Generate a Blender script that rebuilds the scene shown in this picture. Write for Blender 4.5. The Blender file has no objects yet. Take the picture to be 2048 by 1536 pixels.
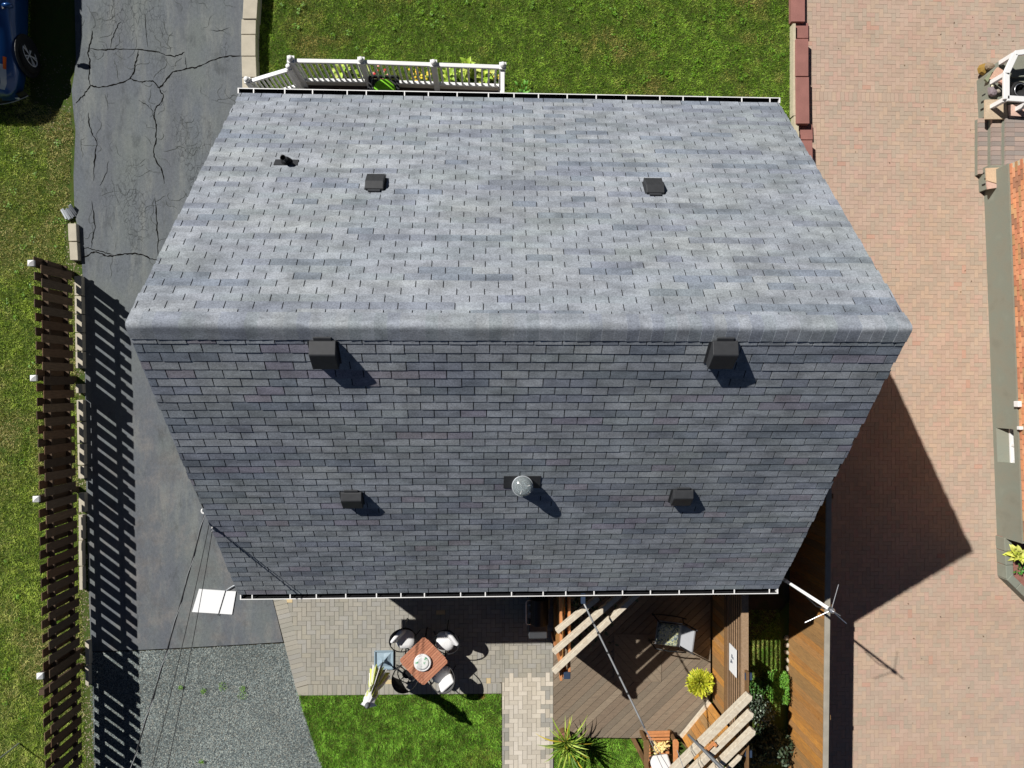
import bpy, bmesh, math, random
import numpy as np
from mathutils import Vector, Matrix, Euler

# ------------------------------------------------------------------ camera, sky, sun, exposure
C = bpy.context.scene.collection
R = random.Random(7)
NR = np.random.RandomState(11)
CAM_H = 15.0
FPX = 1430.0                       # focal length in pixels of the 2048 px wide frame
cd = bpy.data.cameras.new('camera')
cam = bpy.data.objects.new('camera', cd); C.objects.link(cam)
cd.sensor_width = 36.0; cd.lens = 36.0 * FPX / 2048.0
cd.clip_start = 0.05; cd.clip_end = 600.0
cam.location = (0, 0, CAM_H); cam.rotation_euler = (0.001, -0.0417, 0.0011)
bpy.context.scene.camera = cam

SUN_D = Vector((0.814, -0.627, -1.0)).normalized()
SUN_EL = math.asin(-SUN_D.z)
SUN_ROT = math.atan2(-SUN_D.x, -SUN_D.y)
w = bpy.data.worlds.new('World'); bpy.context.scene.world = w; w.use_nodes = True
bg = w.node_tree.nodes['Background']
sky = w.node_tree.nodes.new('ShaderNodeTexSky'); sky.sky_type = 'NISHITA'; sky.sun_disc = False
sky.air_density = 0.24; sky.dust_density = 0.1; sky.sun_elevation = SUN_EL; sky.sun_rotation = SUN_ROT
w.node_tree.links.new(sky.outputs[0], bg.inputs[0]); bg.inputs[1].default_value = 0.05
sd = bpy.data.lights.new('sun', 'SUN'); sd.energy = 5.0; sd.angle = math.radians(0.55); sd.color = (1.0, 0.965, 0.915)
so = bpy.data.objects.new('sun', sd); C.objects.link(so); so.location = (-20, 16, 25)
so.rotation_euler = SUN_D.to_track_quat('-Z', 'Y').to_euler()
vs = bpy.context.scene.view_settings
vs.view_transform = 'Standard'; vs.look = 'None'; vs.gamma = 1.0; vs.use_curve_mapping = False; vs.exposure = 0.08
bpy.context.scene.cycles.max_bounces = 6; bpy.context.scene.cycles.diffuse_bounces = 2

# ------------------------------------------------------------------ reading places off the photograph's geometry
RC = np.array(Euler((0.001, -0.0417, 0.0011)).to_matrix())
def ray(px, py):
    return RC @ np.array([(px - 1024) / FPX, -(py - 768) / FPX, -1.0])
def g(px, py, z=0.0):
    d = ray(px, py); t = (z - CAM_H) / d[2]
    return Vector((d[0] * t, d[1] * t, z))
def proj(p):
    v = (np.array(p) - np.array([0, 0, CAM_H])) @ RC
    return (1024 + FPX * v[0] / -v[2], 768 - FPX * v[1] / -v[2])

# ------------------------------------------------------------------ materials
def lin(c):
    c = c / 255.0
    return c / 12.92 if c <= 0.04045 else ((c + 0.055) / 1.055) ** 2.4
def S(r, g_, b, k=1.0):
    return (lin(r) * k, lin(g_) * k, lin(b) * k, 1.0)

class NB:
    def __init__(s, name):
        s.m = bpy.data.materials.new(name); s.m.use_nodes = True
        s.t = s.m.node_tree; s.b = s.t.nodes['Principled BSDF']
        s.pos = s.t.nodes.new('ShaderNodeNewGeometry').outputs['Position']
    def link(s, a, b): s.t.links.new(a, b)
    def vec(s, scale, rotz=0.0, base=None):
        n = s.t.nodes.new('ShaderNodeMapping'); n.inputs['Scale'].default_value = scale
        n.inputs['Rotation'].default_value = (0, 0, rotz)
        s.link(base or s.pos, n.inputs['Vector']); return n.outputs[0]
    def noise(s, scale, detail=4, stretch=(1, 1, 1), rotz=0.0, dist=0.0, rough=0.5, off=None):
        n = s.t.nodes.new('ShaderNodeTexNoise'); n.inputs['Scale'].default_value = scale
        n.inputs['Detail'].default_value = detail; n.inputs['Distortion'].default_value = dist
        n.inputs['Roughness'].default_value = rough
        s.link(s.vec(stretch, rotz), n.inputs['Vector']); return n.outputs['Fac']
    def ramp(s, v, a, b):
        n = s.t.nodes.new('ShaderNodeMapRange'); n.inputs['From Min'].default_value = a; n.inputs['From Max'].default_value = b
        n.interpolation_type = 'SMOOTHSTEP'
        s.link(v, n.inputs['Value']); return n.outputs['Result']
    def math(s, op, a, b=0.0):
        n = s.t.nodes.new('ShaderNodeMath'); n.operation = op
        for i, v in enumerate((a, b)):
            if isinstance(v, (int, float)): n.inputs[i].default_value = v
            else: s.link(v, n.inputs[i])
        return n.outputs[0]
    def mix(s, f, a, b, mode='MIX'):
        n = s.t.nodes.new('ShaderNodeMix'); n.data_type = 'RGBA'; n.blend_type = mode
        for i, v in ((0, f), (6, a), (7, b)):
            if isinstance(v, (int, float)): n.inputs[i].default_value = v
            elif isinstance(v, tuple): n.inputs[i].default_value = v
            else: s.link(v, n.inputs[i])
        return n.outputs[2]
    def grey(s, v):
        n = s.t.nodes.new('ShaderNodeCombineColor')
        for i in range(3): s.link(v, n.inputs[i])
        return n.outputs[0]
    def scalecol(s, col, v):            # colour times a value
        return s.mix(1.0, col, s.grey(v), 'MULTIPLY')
    def piece(s):                       # colour of the piece: the object's own, or the joined mesh's attribute
        oi = s.t.nodes.new('ShaderNodeObjectInfo'); at = s.t.nodes.new('ShaderNodeAttribute'); at.attribute_name = 'Col'
        return s.mix(1.0, oi.outputs['Color'], at.outputs['Color'], 'ADD')
    def bump(s, h, strength, dist=0.01):
        n = s.t.nodes.new('ShaderNodeBump'); n.inputs['Strength'].default_value = strength; n.inputs['Distance'].default_value = dist
        s.link(h, n.inputs['Height']); s.link(n.outputs[0], s.b.inputs['Normal'])
    def done(s, col, rough=0.8, metal=0.0, spec=0.3):
        if isinstance(col, tuple): s.b.inputs['Base Color'].default_value = col
        else: s.link(col, s.b.inputs['Base Color'])
        s.b.inputs['Roughness'].default_value = rough; s.b.inputs['Metallic'].default_value = metal
        s.b.inputs['Specular IOR Level'].default_value = spec
        return s.m

def plain(name, c, rough=0.6, var=0.12, scale=9, stretch=(1, 1, 1), bump=0.0, bscale=60, metal=0.0, spec=0.3, fine=0.0, fscale=140, rotz=0.0, piece=False, c2=None):
    n = NB(name)
    base = n.piece() if piece else c
    f = n.noise(scale, 4, stretch, rotz)
    if c2 is not None:
        base = n.mix(n.ramp(f, 0.38, 0.64), c, c2)
        if piece: base = n.mix(1.0, base, n.piece(), 'MULTIPLY')
    col = n.scalecol(base, n.math('ADD', n.math('MULTIPLY', n.math('SUBTRACT', f, 0.5), var * 4), 1.0))
    if fine:
        f2 = n.noise(fscale, 2, (1, 1, 1), 0, 0, 0.7)
        col = n.scalecol(col, n.math('ADD', n.math('MULTIPLY', n.math('SUBTRACT', f2, 0.5), fine * 4), 1.0))
    if bump: n.bump(n.noise(bscale, 3, stretch, rotz), bump)
    return n.done(col, rough, metal, spec)

M = {}
M['soil'] = plain('soil', S(84, 74, 58), 0.95, 0.25, 5, bump=0.6, fine=0.2, c2=S(60, 64, 40))
M['lawn_base'] = plain('lawn_base', S(76, 88, 34), 0.95, 0.25, 7, bump=0.6, fine=0.25, c2=S(60, 80, 26))
M['grass'] = plain('grass', None, 0.6, 0.08, 6, piece=True, spec=0.25)
M['leaf'] = plain('leaf', None, 0.5, 0.12, 12, piece=True, spec=0.35)
M['gravel_base'] = plain('gravel_base', S(78, 84, 84), 0.95, 0.2, 30, bump=0.8, fine=0.3)
M['stone_piece'] = plain('stone_piece', None, 0.9, 0.10, 30, piece=True, fine=0.08, bump=0.3)
n = NB('paver')
c = n.piece()
c = n.mix(n.math('MULTIPLY', n.ramp(n.noise(0.35, 4), 0.36, 0.64), 0.8), c, n.mix(1.0, c, (1.02, 0.995, 0.95, 1), 'MULTIPLY'))
c = n.scalecol(c, n.math('ADD', n.math('MULTIPLY', n.math('SUBTRACT', n.noise(1.3, 5, rough=0.65), 0.5), 0.30), 1.0))
c = n.mix(n.math('MULTIPLY', n.ramp(n.noise(2.6, 6, rough=0.7), 0.60, 0.74), 0.22), c, n.mix(1.0, c, (0.70, 0.70, 0.70, 1), 'MULTIPLY'))
c = n.scalecol(c, n.math('ADD', n.math('MULTIPLY', n.math('SUBTRACT', n.noise(60, 3, rough=0.8), 0.5), 0.45), 1.0))
n.bump(n.noise(120, 3), 0.25)
M['paver'] = n.done(c, 0.9, 0, 0.25)
M['joint'] = plain('joint', S(105, 95, 80), 0.95, 0.2, 20)
M['joint_red'] = plain('joint_red', S(132, 104, 88), 0.95, 0.2, 20)
M['concrete'] = plain('concrete', S(188, 180, 162), 0.9, 0.10, 6, bump=0.3, fine=0.06)
M['parget'] = plain('parget', S(140, 140, 126), 0.95, 0.18, 3.0, bump=0.4, fine=0.06, c2=S(128, 132, 120))
M['coping'] = plain('coping', S(152, 106, 98), 0.9, 0.13, 4, bump=0.3, fine=0.12)
M['mortar'] = plain('mortar', S(196, 186, 160), 0.95, 0.12, 15, bump=0.3)
M['white_paint'] = plain('white_paint', (0.84, 0.84, 0.83, 1), 0.45, 0.02, 6, spec=0.4)
M['white_panel'] = plain('white_panel', (0.86, 0.87, 0.88, 1), 0.5, 0.01, 3)
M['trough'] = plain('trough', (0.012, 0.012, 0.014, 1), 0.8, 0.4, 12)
M['siding'] = plain('siding', (0.22, 0.22, 0.21, 1), 0.7, 0.05, 4)
M['roof_deck'] = plain('roof_deck', (0.018, 0.018, 0.02, 1), 0.95, 0.2, 20)  # deck coloured near black to stand for the shade in the shingle slots
M['black_metal'] = plain('black_metal', (0.012, 0.012, 0.013, 1), 0.45, 0.2, 20, spec=0.4)
M['vent_plastic'] = plain('vent_plastic', (0.036, 0.038, 0.042, 1), 0.6, 0.15, 14, spec=0.4, fine=0.05)
M['rubber'] = plain('rubber', (0.015, 0.015, 0.016, 1), 0.75, 0.2, 20)
M['steel'] = plain('steel', (0.62, 0.63, 0.65, 1), 0.3, 0.05, 20, metal=0.9)
M['alloy'] = plain('alloy', (0.72, 0.73, 0.75, 1), 0.35, 0.05, 20, metal=0.2)
M['galv'] = plain('galv', (0.42, 0.45, 0.48, 1), 0.45, 0.08, 20, metal=0.3)
M['fence_wood'] = plain('fence_wood', None, 0.85, 0.22, 9, (6, 6, 0.6), piece=True, bump=0.3, fine=0.08)
def weathered(name, stretch, rotz, k1, k2, stain):
    n = NB(name); c = n.piece()
    c = n.mix(n.math('MULTIPLY', n.ramp(n.noise(5, 5, stretch, rotz, rough=0.65), 0.42, 0.68), k1), c, stain)
    c = n.scalecol(c, n.math('ADD', n.math('MULTIPLY', n.math('SUBTRACT', n.noise(7, 5, stretch, rotz, rough=0.7), 0.5), k2), 1.0))
    spot = n.ramp(n.noise(6.0, 3, (1, 1, 1)), 0.68, 0.76)
    c = n.mix(n.math('MULTIPLY', spot, 0.45), c, n.mix(1.0, c, (0.45, 0.42, 0.40, 1), 'MULTIPLY'))
    c = n.scalecol(c, n.math('ADD', n.math('MULTIPLY', n.math('SUBTRACT', n.noise(50, 3, (1, 1, 1), rough=0.8), 0.5), 0.5), 1.0))
    n.bump(n.noise(14, 4, stretch, rotz), 0.35); return n.done(c, 0.82, 0, 0.25)
M['cedar'] = weathered('cedar', (7, 7, 0.7), 0.0, 0.55, 1.0, S(140, 112, 78))
M['plank'] = weathered('plank', (0.8, 8.0, 1), -0.742, 0.40, 0.8, S(112, 100, 88))
M['plank_across'] = weathered('plank_across', (0.8, 8.0, 1), 0.829, 0.40, 0.8, S(112, 100, 88))
M['bleached'] = plain('bleached', S(216, 206, 186), 0.85, 0.10, 5, (3, 3, 3), bump=0.3, fine=0.08, fscale=50, c2=S(194, 181, 161))
M['orange_wood'] = plain('orange_wood', S(200, 136, 88), 0.6, 0.12, 7, (3, 3, 3), bump=0.2, fine=0.05, fscale=60)
M['teak'] = plain('teak', S(186, 112, 78), 0.55, 0.12, 8, (4, 4, 1), fine=0.05, fscale=60, piece=False)
M['brown_wood'] = plain('brown_wood', S(120, 92, 62), 0.8, 0.15, 7, (3, 3, 3), bump=0.2)
M['cushion'] = plain('cushion', (0.80, 0.80, 0.80, 1), 0.9, 0.03, 10, bump=0.3, bscale=25)
M['grey_cloth'] = plain('grey_cloth', (0.40, 0.41, 0.43, 1), 0.9, 0.05, 20)
M['yellow_cloth'] = plain('yellow_cloth', S(238, 214, 150), 0.9, 0.10, 9, bump=0.4, bscale=14)
M['green_cloth'] = plain('green_cloth', S(120, 190, 40), 0.85, 0.05, 10)
M['lime_cloth'] = plain('lime_cloth', S(222, 232, 120), 0.85, 0.05, 10)
M['blue_cap'] = plain('blue_cap', S(52, 66, 88), 0.5, 0.1, 10)
M['bluegrey'] = plain('bluegrey', S(150, 170, 182), 0.45, 0.06, 8, spec=0.4)
M['terracotta'] = plain('terracotta', S(170, 92, 58), 0.8, 0.1, 10)
M['black_plastic'] = plain('black_plastic', (0.018, 0.019, 0.022, 1), 0.5, 0.2, 16)
M['grill_grey'] = plain('grill_grey', (0.13, 0.14, 0.15, 1), 0.45, 0.1, 16)
M['grill_dark'] = plain('grill_dark', (0.06, 0.065, 0.072, 1), 0.45, 0.1, 16)
M['wire'] = plain('wire', (0.02, 0.02, 0.022, 1), 0.6, 0.2, 12)
M['wire_light'] = plain('wire_light', (0.32, 0.33, 0.34, 1), 0.5, 0.1, 12, metal=0.3)
M['brick'] = plain('brick', None, 0.9, 0.12, 14, piece=True, fine=0.08, bump=0.4)
M['mulch'] = plain('mulch', S(150, 104, 92), 0.95, 0.2, 25, bump=0.7, fine=0.2)
M['tyre'] = plain('tyre', (0.012, 0.012, 0.012, 1), 0.8, 0.2, 16)
M['petal'] = plain('petal', None, 0.7, 0.05, 12, piece=True)

def glassy(name, c, rough=0.05, spec=0.6, alpha=1.0, trans=0.0):
    n = NB(name); n.done(c, rough, 0.0, spec)
    n.b.inputs['Alpha'].default_value = alpha; n.b.inputs['Transmission Weight'].default_value = trans
    return n.m
M['car_glass'] = glassy('car_glass', (0.01, 0.012, 0.015, 1), 0.04, 0.6)
M['lamp_glass'] = glassy('lamp_glass', (0.42, 0.47, 0.52, 1), 0.08, 0.7)
M['amber'] = glassy('amber', (0.55, 0.10, 0.01, 1), 0.2, 0.5)
M['dome'] = glassy('dome', (0.60, 0.67, 0.69, 1), 0.06, 0.7, 1.0, 0.72)
M['pane'] = glassy('pane', (0.10, 0.12, 0.12, 1), 0.06, 0.6)
n = NB('car_paint'); n.done((0.006, 0.055, 0.20, 1), 0.32, 0.35, 0.5); n.b.inputs['Coat Weight'].default_value = 0.7; n.b.inputs['Coat Roughness'].default_value = 0.08; M['car_paint'] = n.m

# shingles: blended granules, patches that do not follow the tabs, weather streaks
n = NB('shingle')
c = n.piece()
patch = n.ramp(n.noise(1.0, 3, (2.2, 6.0, 6.0), dist=0.4), 0.38, 0.68)
c = n.scalecol(c, n.math('ADD', n.math('MULTIPLY', patch, -0.26), 1.08))
tint = n.ramp(n.noise(0.55, 3, (1.5, 3.0, 3.0)), 0.42, 0.70)
c = n.mix(n.math('MULTIPLY', tint, 0.5), c, n.mix(1.0, c, (1.06, 1.06, 0.94, 1), 'MULTIPLY'))
wave = n.ramp(n.noise(0.8, 3, (1.0, 2.6, 2.6), dist=0.8), 0.40, 0.66)
c = n.scalecol(c, n.math('ADD', n.math('MULTIPLY', wave, -0.16), 1.06))
streak = n.noise(1.0, 3, (5.0, 0.45, 0.45))
c = n.scalecol(c, n.math('ADD', n.math('MULTIPLY', n.math('SUBTRACT', streak, 0.5), 0.30), 1.0))
big = n.noise(0.35, 3)
c = n.scalecol(c, n.math('ADD', n.math('MULTIPLY', n.math('SUBTRACT', big, 0.5), 0.35), 1.0))
gr = n.noise(48, 2, rough=0.9)
c = n.scalecol(c, n.math('ADD', n.math('MULTIPLY', n.math('SUBTRACT', gr, 0.5), 1.5), 1.0))
with_end = n.ramp(n.noise(1.0, 2, (4.5, 7.5, 7.5)), 0.42, 0.62)
c = n.scalecol(c, n.math('ADD', n.math('MULTIPLY', with_end, -0.14), 1.06))
n.bump(n.noise(160, 2), 0.35, 0.004)
M['shingle'] = n.done(c, 0.95, 0, 0.15)

# old asphalt: blue and green greys, polished wheel tracks, fine map cracking, pale dusty patches
n = NB('asphalt')
a = n.mix(n.ramp(n.noise(0.9, 6), 0.34, 0.68), S(112, 118, 124, 0.82), S(118, 124, 123, 0.82))
a = n.mix(n.math('MULTIPLY', n.ramp(n.noise(0.55, 5, (3.0, 0.30, 1)), 0.40, 0.68), 0.8), a, S(106, 110, 117, 0.82))
a = n.mix(n.math('MULTIPLY', n.ramp(n.noise(1.4, 7, (2.6, 0.45, 1), rough=0.65), 0.47, 0.68), 0.50), a, S(138, 141, 137, 0.85))
a = n.mix(n.math('MULTIPLY', n.ramp(n.noise(2.4, 7, (1.5, 0.6, 1), rough=0.7), 0.52, 0.68), 0.52), a, S(78, 82, 84, 0.82))
sep = n.t.nodes.new('ShaderNodeSeparateXYZ'); n.link(n.pos, sep.inputs[0])
lower = n.math('SUBTRACT', 1.0, n.ramp(sep.outputs['Y'], -1.6, 0.8))
a = n.mix(n.math('MULTIPLY', n.math('MULTIPLY', n.ramp(n.noise(2.0, 7, (1, 0.7, 1), rough=0.68), 0.46, 0.66), lower), 0.42), a, S(146, 140, 134, 0.84))
a = n.mix(n.math('MULTIPLY', n.math('MULTIPLY', n.ramp(n.noise(1.5, 6, rough=0.65), 0.50, 0.66), lower), 0.5), a, S(106, 104, 104, 0.84))
gr = n.noise(70, 3, rough=0.8)
a = n.scalecol(a, n.math('ADD', n.math('MULTIPLY', n.math('SUBTRACT', gr, 0.5), 1.1), 1.0))
g2 = n.noise(18, 5, (1.3, 0.8, 1), rough=0.75)
a = n.scalecol(a, n.math('ADD', n.math('MULTIPLY', n.math('SUBTRACT', g2, 0.5), 0.85), 1.0))
vo = n.t.nodes.new('ShaderNodeTexVoronoi'); vo.feature = 'DISTANCE_TO_EDGE'; vo.inputs['Scale'].default_value = 10.0
wob = n.t.nodes.new('ShaderNodeTexNoise'); wob.inputs['Scale'].default_value = 9.0; n.link(n.pos, wob.inputs['Vector'])
va = n.t.nodes.new('ShaderNodeVectorMath'); va.operation = 'MULTIPLY_ADD'; va.inputs[1].default_value = (0.10, 0.10, 0)
n.link(wob.outputs['Color'], va.inputs[0]); n.link(n.vec((1.25, 0.62, 0)), va.inputs[2])
n.link(va.outputs[0], vo.inputs['Vector'])
line = n.math('SUBTRACT', 1.0, n.ramp(vo.outputs['Distance'], 0.0, 0.06))
upper = n.ramp(sep.outputs['Y'], 1.4, 3.2)
mask = n.math('MULTIPLY', n.ramp(n.noise(0.9, 4, (1.6, 0.5, 1)), 0.47, 0.62), upper)
a = n.mix(n.math('MULTIPLY', n.math('MULTIPLY', line, mask), 0.62), a, S(42, 44, 46))
n.bump(n.noise(90, 3), 0.4, 0.006)
M['asphalt'] = n.done(a, 0.9, 0, 0.2)
M['crack'] = plain('crack', (0.010, 0.010, 0.009, 1), 1.0, 0.2, 20, spec=0.0)
M['crack_stain'] = plain('crack_stain', S(78, 82, 80), 1.0, 0.2, 20, spec=0.1)

# ------------------------------------------------------------------ mesh helpers
def prop(o, label=None, cat=None, group=None, kind=None):
    if label: o['label'] = label
    if cat: o['category'] = cat
    if group: o['group'] = group
    if kind: o['kind'] = kind
    return o
def wl(o):
    v = Vector((0, 0, 0))
    while o is not None: v += o.location; o = o.parent
    return v
def thing(name, loc, label, cat, group=None):
    o = bpy.data.objects.new(name, None); o.empty_display_size = 0.2
    o.location = loc; C.objects.link(o)
    return prop(o, label, cat, group)
def ob(name, me, parent=None, mat=None):
    o = bpy.data.objects.new(name, me); C.objects.link(o)
    if mat is not None and not me.materials: me.materials.append(M[mat] if isinstance(mat, str) else mat)
    if parent: o.parent = parent
    return o

class MB:
    def __init__(s): s.v = []; s.f = []; s.c = []; s.col = None
    def add(s, vs_, fs_, col=None):
        b = len(s.v); s.v += [tuple(q) for q in vs_]; s.f += [tuple(b + i for i in q) for q in fs_]
        s.c += [col or s.col] * len(fs_); return s
    def box(s, lo, hi, col=None, mat=None):
        x0, y0, z0 = lo; x1, y1, z1 = hi
        q = [(x0, y0, z0), (x1, y0, z0), (x1, y1, z0), (x0, y1, z0), (x0, y0, z1), (x1, y0, z1), (x1, y1, z1), (x0, y1, z1)]
        if mat: q = [mat @ Vector(p) for p in q]
        return s.add(q, [(3, 2, 1, 0), (4, 5, 6, 7), (0, 1, 5, 4), (1, 2, 6, 5), (2, 3, 7, 6), (3, 0, 4, 7)], col)
    def beam(s, p0, p1, wd, ht, up=(0, 0, 1), col=None):
        p0 = Vector(p0); p1 = Vector(p1); d = (p1 - p0); L = d.length; d.normalize()
        u = Vector(up)
        if abs(u.dot(d)) > 0.98: u = Vector((0, 1, 0))
        sx = d.cross(u).normalized(); uy = sx.cross(d).normalized()
        m = Matrix((( d.x, sx.x, uy.x, p0.x), (d.y, sx.y, uy.y, p0.y), (d.z, sx.z, uy.z, p0.z), (0, 0, 0, 1)))
        return s.box((0, -wd / 2, -ht / 2), (L, wd / 2, ht / 2), col, m)
    def tube(s, path, r, n=8, col=None, closed=False, caps=True):
        P = [Vector(p) for p in path]; k = len(P); rs = r if isinstance(r, (list, tuple)) else [r] * k
        b = []; prev = None
        for i in range(k):
            a = P[(i - 1) % k] if (closed or i > 0) else P[i]; c = P[(i + 1) % k] if (closed or i < k - 1) else P[i]
            t = (c - a).normalized()
            if prev is None:
                u = Vector((0, 0, 1)) if abs(t.z) < 0.9 else Vector((1, 0, 0))
            else: u = prev
            e1 = (u - t * u.dot(t)).normalized(); prev = e1; e2 = t.cross(e1)
            b += [P[i] + (e1 * math.cos(2 * math.pi * j / n) + e2 * math.sin(2 * math.pi * j / n)) * rs[i] for j in range(n)]
        f = []
        for i in range(k if closed else k - 1):
            i2 = (i + 1) % k
            for j in range(n): f.append((i * n + j, i * n + (j + 1) % n, i2 * n + (j + 1) % n, i2 * n + j))
        if caps and not closed: f += [tuple(range(n))[::-1], tuple((k - 1) * n + j for j in range(n))]
        return s.add(b, f, col)
    def prism(s, poly, z0, z1, col=None, bottom=False):
        q = [(p[0], p[1]) for p in poly]; n = len(q)
        if sum(q[i][0] * q[(i + 1) % n][1] - q[(i + 1) % n][0] * q[i][1] for i in range(n)) < 0: q = q[::-1]
        vs_ = [(x, y, z0) for x, y in q] + [(x, y, z1) for x, y in q]
        f = [tuple(range(n, 2 * n))] + [(i, (i + 1) % n, n + (i + 1) % n, n + i) for i in range(n)]
        if bottom: f.append(tuple(range(n))[::-1])
        return s.add(vs_, f, col)
    def lathe(s, prof, n=24, at=(0, 0, 0), col=None, fn=None):
        b = []
        for r, z in prof:
            for j in range(n):
                a = 2 * math.pi * j / n; rr = r * (fn(a, z) if fn else 1)
                b.append((at[0] + rr * math.cos(a), at[1] + rr * math.sin(a), at[2] + z))
        f = []
        for i in range(len(prof) - 1):
            for j in range(n): f.append((i * n + j, i * n + (j + 1) % n, (i + 1) * n + (j + 1) % n, (i + 1) * n + j))
        f.append(tuple(range(n))[::-1]); f.append(tuple((len(prof) - 1) * n + j for j in range(n)))
        return s.add(b, f, col)
    def mesh(s, name, smooth=False, off=None):
        me = bpy.data.meshes.new(name)
        vv = s.v if off is None else [(x - off[0], y - off[1], z - off[2]) for x, y, z in s.v]
        me.from_pydata(vv, [], s.f)
        if any(c is not None for c in s.c):
            at = me.attributes.new('Col', 'FLOAT_COLOR', 'FACE')
            at.data.foreach_set('color', np.array([(*(c or (0.2, 0.2, 0.2))[:3], 1.0) for c in s.c], dtype=np.float32).ravel())
        if smooth:
            me.polygons.foreach_set('use_smooth', [True] * len(me.polygons))
        me.update(); return me
    def build(s, name, mat, parent=None, smooth=False, color=None, bevel=0.0, label=None, auto=None):
        o = ob(name, s.mesh(name, smooth, wl(parent) if parent else None), parent, mat)
        o.color = (*color[:3], 1.0) if color else (0, 0, 0, 1)
        if bevel:
            b = o.modifiers.new('bevel', 'BEVEL'); b.width = bevel; b.segments = 2; b.limit_method = 'ANGLE'
        if label: o['label'] = label
        return o

def jit(c, a=0.06): k = R.uniform(1 - a, 1 + a); return (c[0] * k, c[1] * k, c[2] * k)
def struct(name, mb, mat, label=None, cat=None, **kw):
    o = mb.build(name, mat, **kw); return prop(o, label, cat, kind='structure')

def clip(poly, region):                 # convex clip (Sutherland-Hodgman), both lists of (x, y); region counter-clockwise
    out = [tuple(p[:2]) for p in poly]
    for i in range(len(region)):
        a = region[i]; b = region[(i + 1) % len(region)]
        inp = out; out = []
        if not inp: return []
        sd_ = [(b[0] - a[0]) * (p[1] - a[1]) - (b[1] - a[1]) * (p[0] - a[0]) for p in inp]
        for k in range(len(inp)):
            p, q = inp[k], inp[(k + 1) % len(inp)]; d0, d1 = sd_[k], sd_[(k + 1) % len(inp)]
            if d0 >= 0: out.append(p)
            if (d0 >= 0) != (d1 >= 0):
                t = d0 / (d0 - d1); out.append((p[0] + (q[0] - p[0]) * t, p[1] + (q[1] - p[1]) * t))
    return out
def ccw(poly):
    q = [tuple(p[:2]) for p in poly]; n = len(q)
    return q if sum(q[i][0] * q[(i + 1) % n][1] - q[(i + 1) % n][0] * q[i][1] for i in range(n)) > 0 else q[::-1]
def area(q):
    n = len(q); return abs(sum(q[i][0] * q[(i + 1) % n][1] - q[(i + 1) % n][0] * q[i][1] for i in range(n))) / 2
def inside(poly, x, y):                 # numpy point in polygon, any simple polygon
    r = np.zeros(len(x), bool); n = len(poly)
    for i in range(n):
        x0, y0 = poly[i][:2]; x1, y1 = poly[(i + 1) % n][:2]
        if y0 == y1: continue
        c = ((y0 > y) != (y1 > y)) & (x < (x1 - x0) * (y - y0) / (y1 - y0) + x0); r ^= c
    return r
def vnoise(x, y, sc, seed):
    gr_ = np.random.RandomState(seed).rand(64, 64)
    xs = x * sc + 1000; ys = y * sc + 1000
    xi = np.floor(xs).astype(int); yi = np.floor(ys).astype(int); fx = xs - xi; fy = ys - yi
    fx = fx * fx * (3 - 2 * fx); fy = fy * fy * (3 - 2 * fy)
    a = gr_[xi % 64, yi % 64]; b = gr_[(xi + 1) % 64, yi % 64]; c_ = gr_[xi % 64, (yi + 1) % 64]; d = gr_[(xi + 1) % 64, (yi + 1) % 64]
    return (a * (1 - fx) + b * fx) * (1 - fy) + (c_ * (1 - fx) + d * fx) * fy

def np_mesh(name, verts, tris, cols):   # triangles with one colour each
    me = bpy.data.meshes.new(name)
    me.vertices.add(len(verts)); me.vertices.foreach_set('co', verts.astype(np.float32).ravel())
    me.loops.add(tris.size); me.loops.foreach_set('vertex_index', tris.astype(np.int32).ravel())
    me.polygons.add(len(tris)); me.polygons.foreach_set('loop_start', np.arange(0, tris.size, 3, dtype=np.int32))
    me.polygons.foreach_set('loop_total', np.full(len(tris), 3, dtype=np.int32))
    at = me.attributes.new('Col', 'FLOAT_COLOR', 'FACE')
    at.data.foreach_set('color', np.c_[cols, np.ones(len(cols))].astype(np.float32).ravel())
    me.update(calc_edges=True); me.validate(); return me

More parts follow.
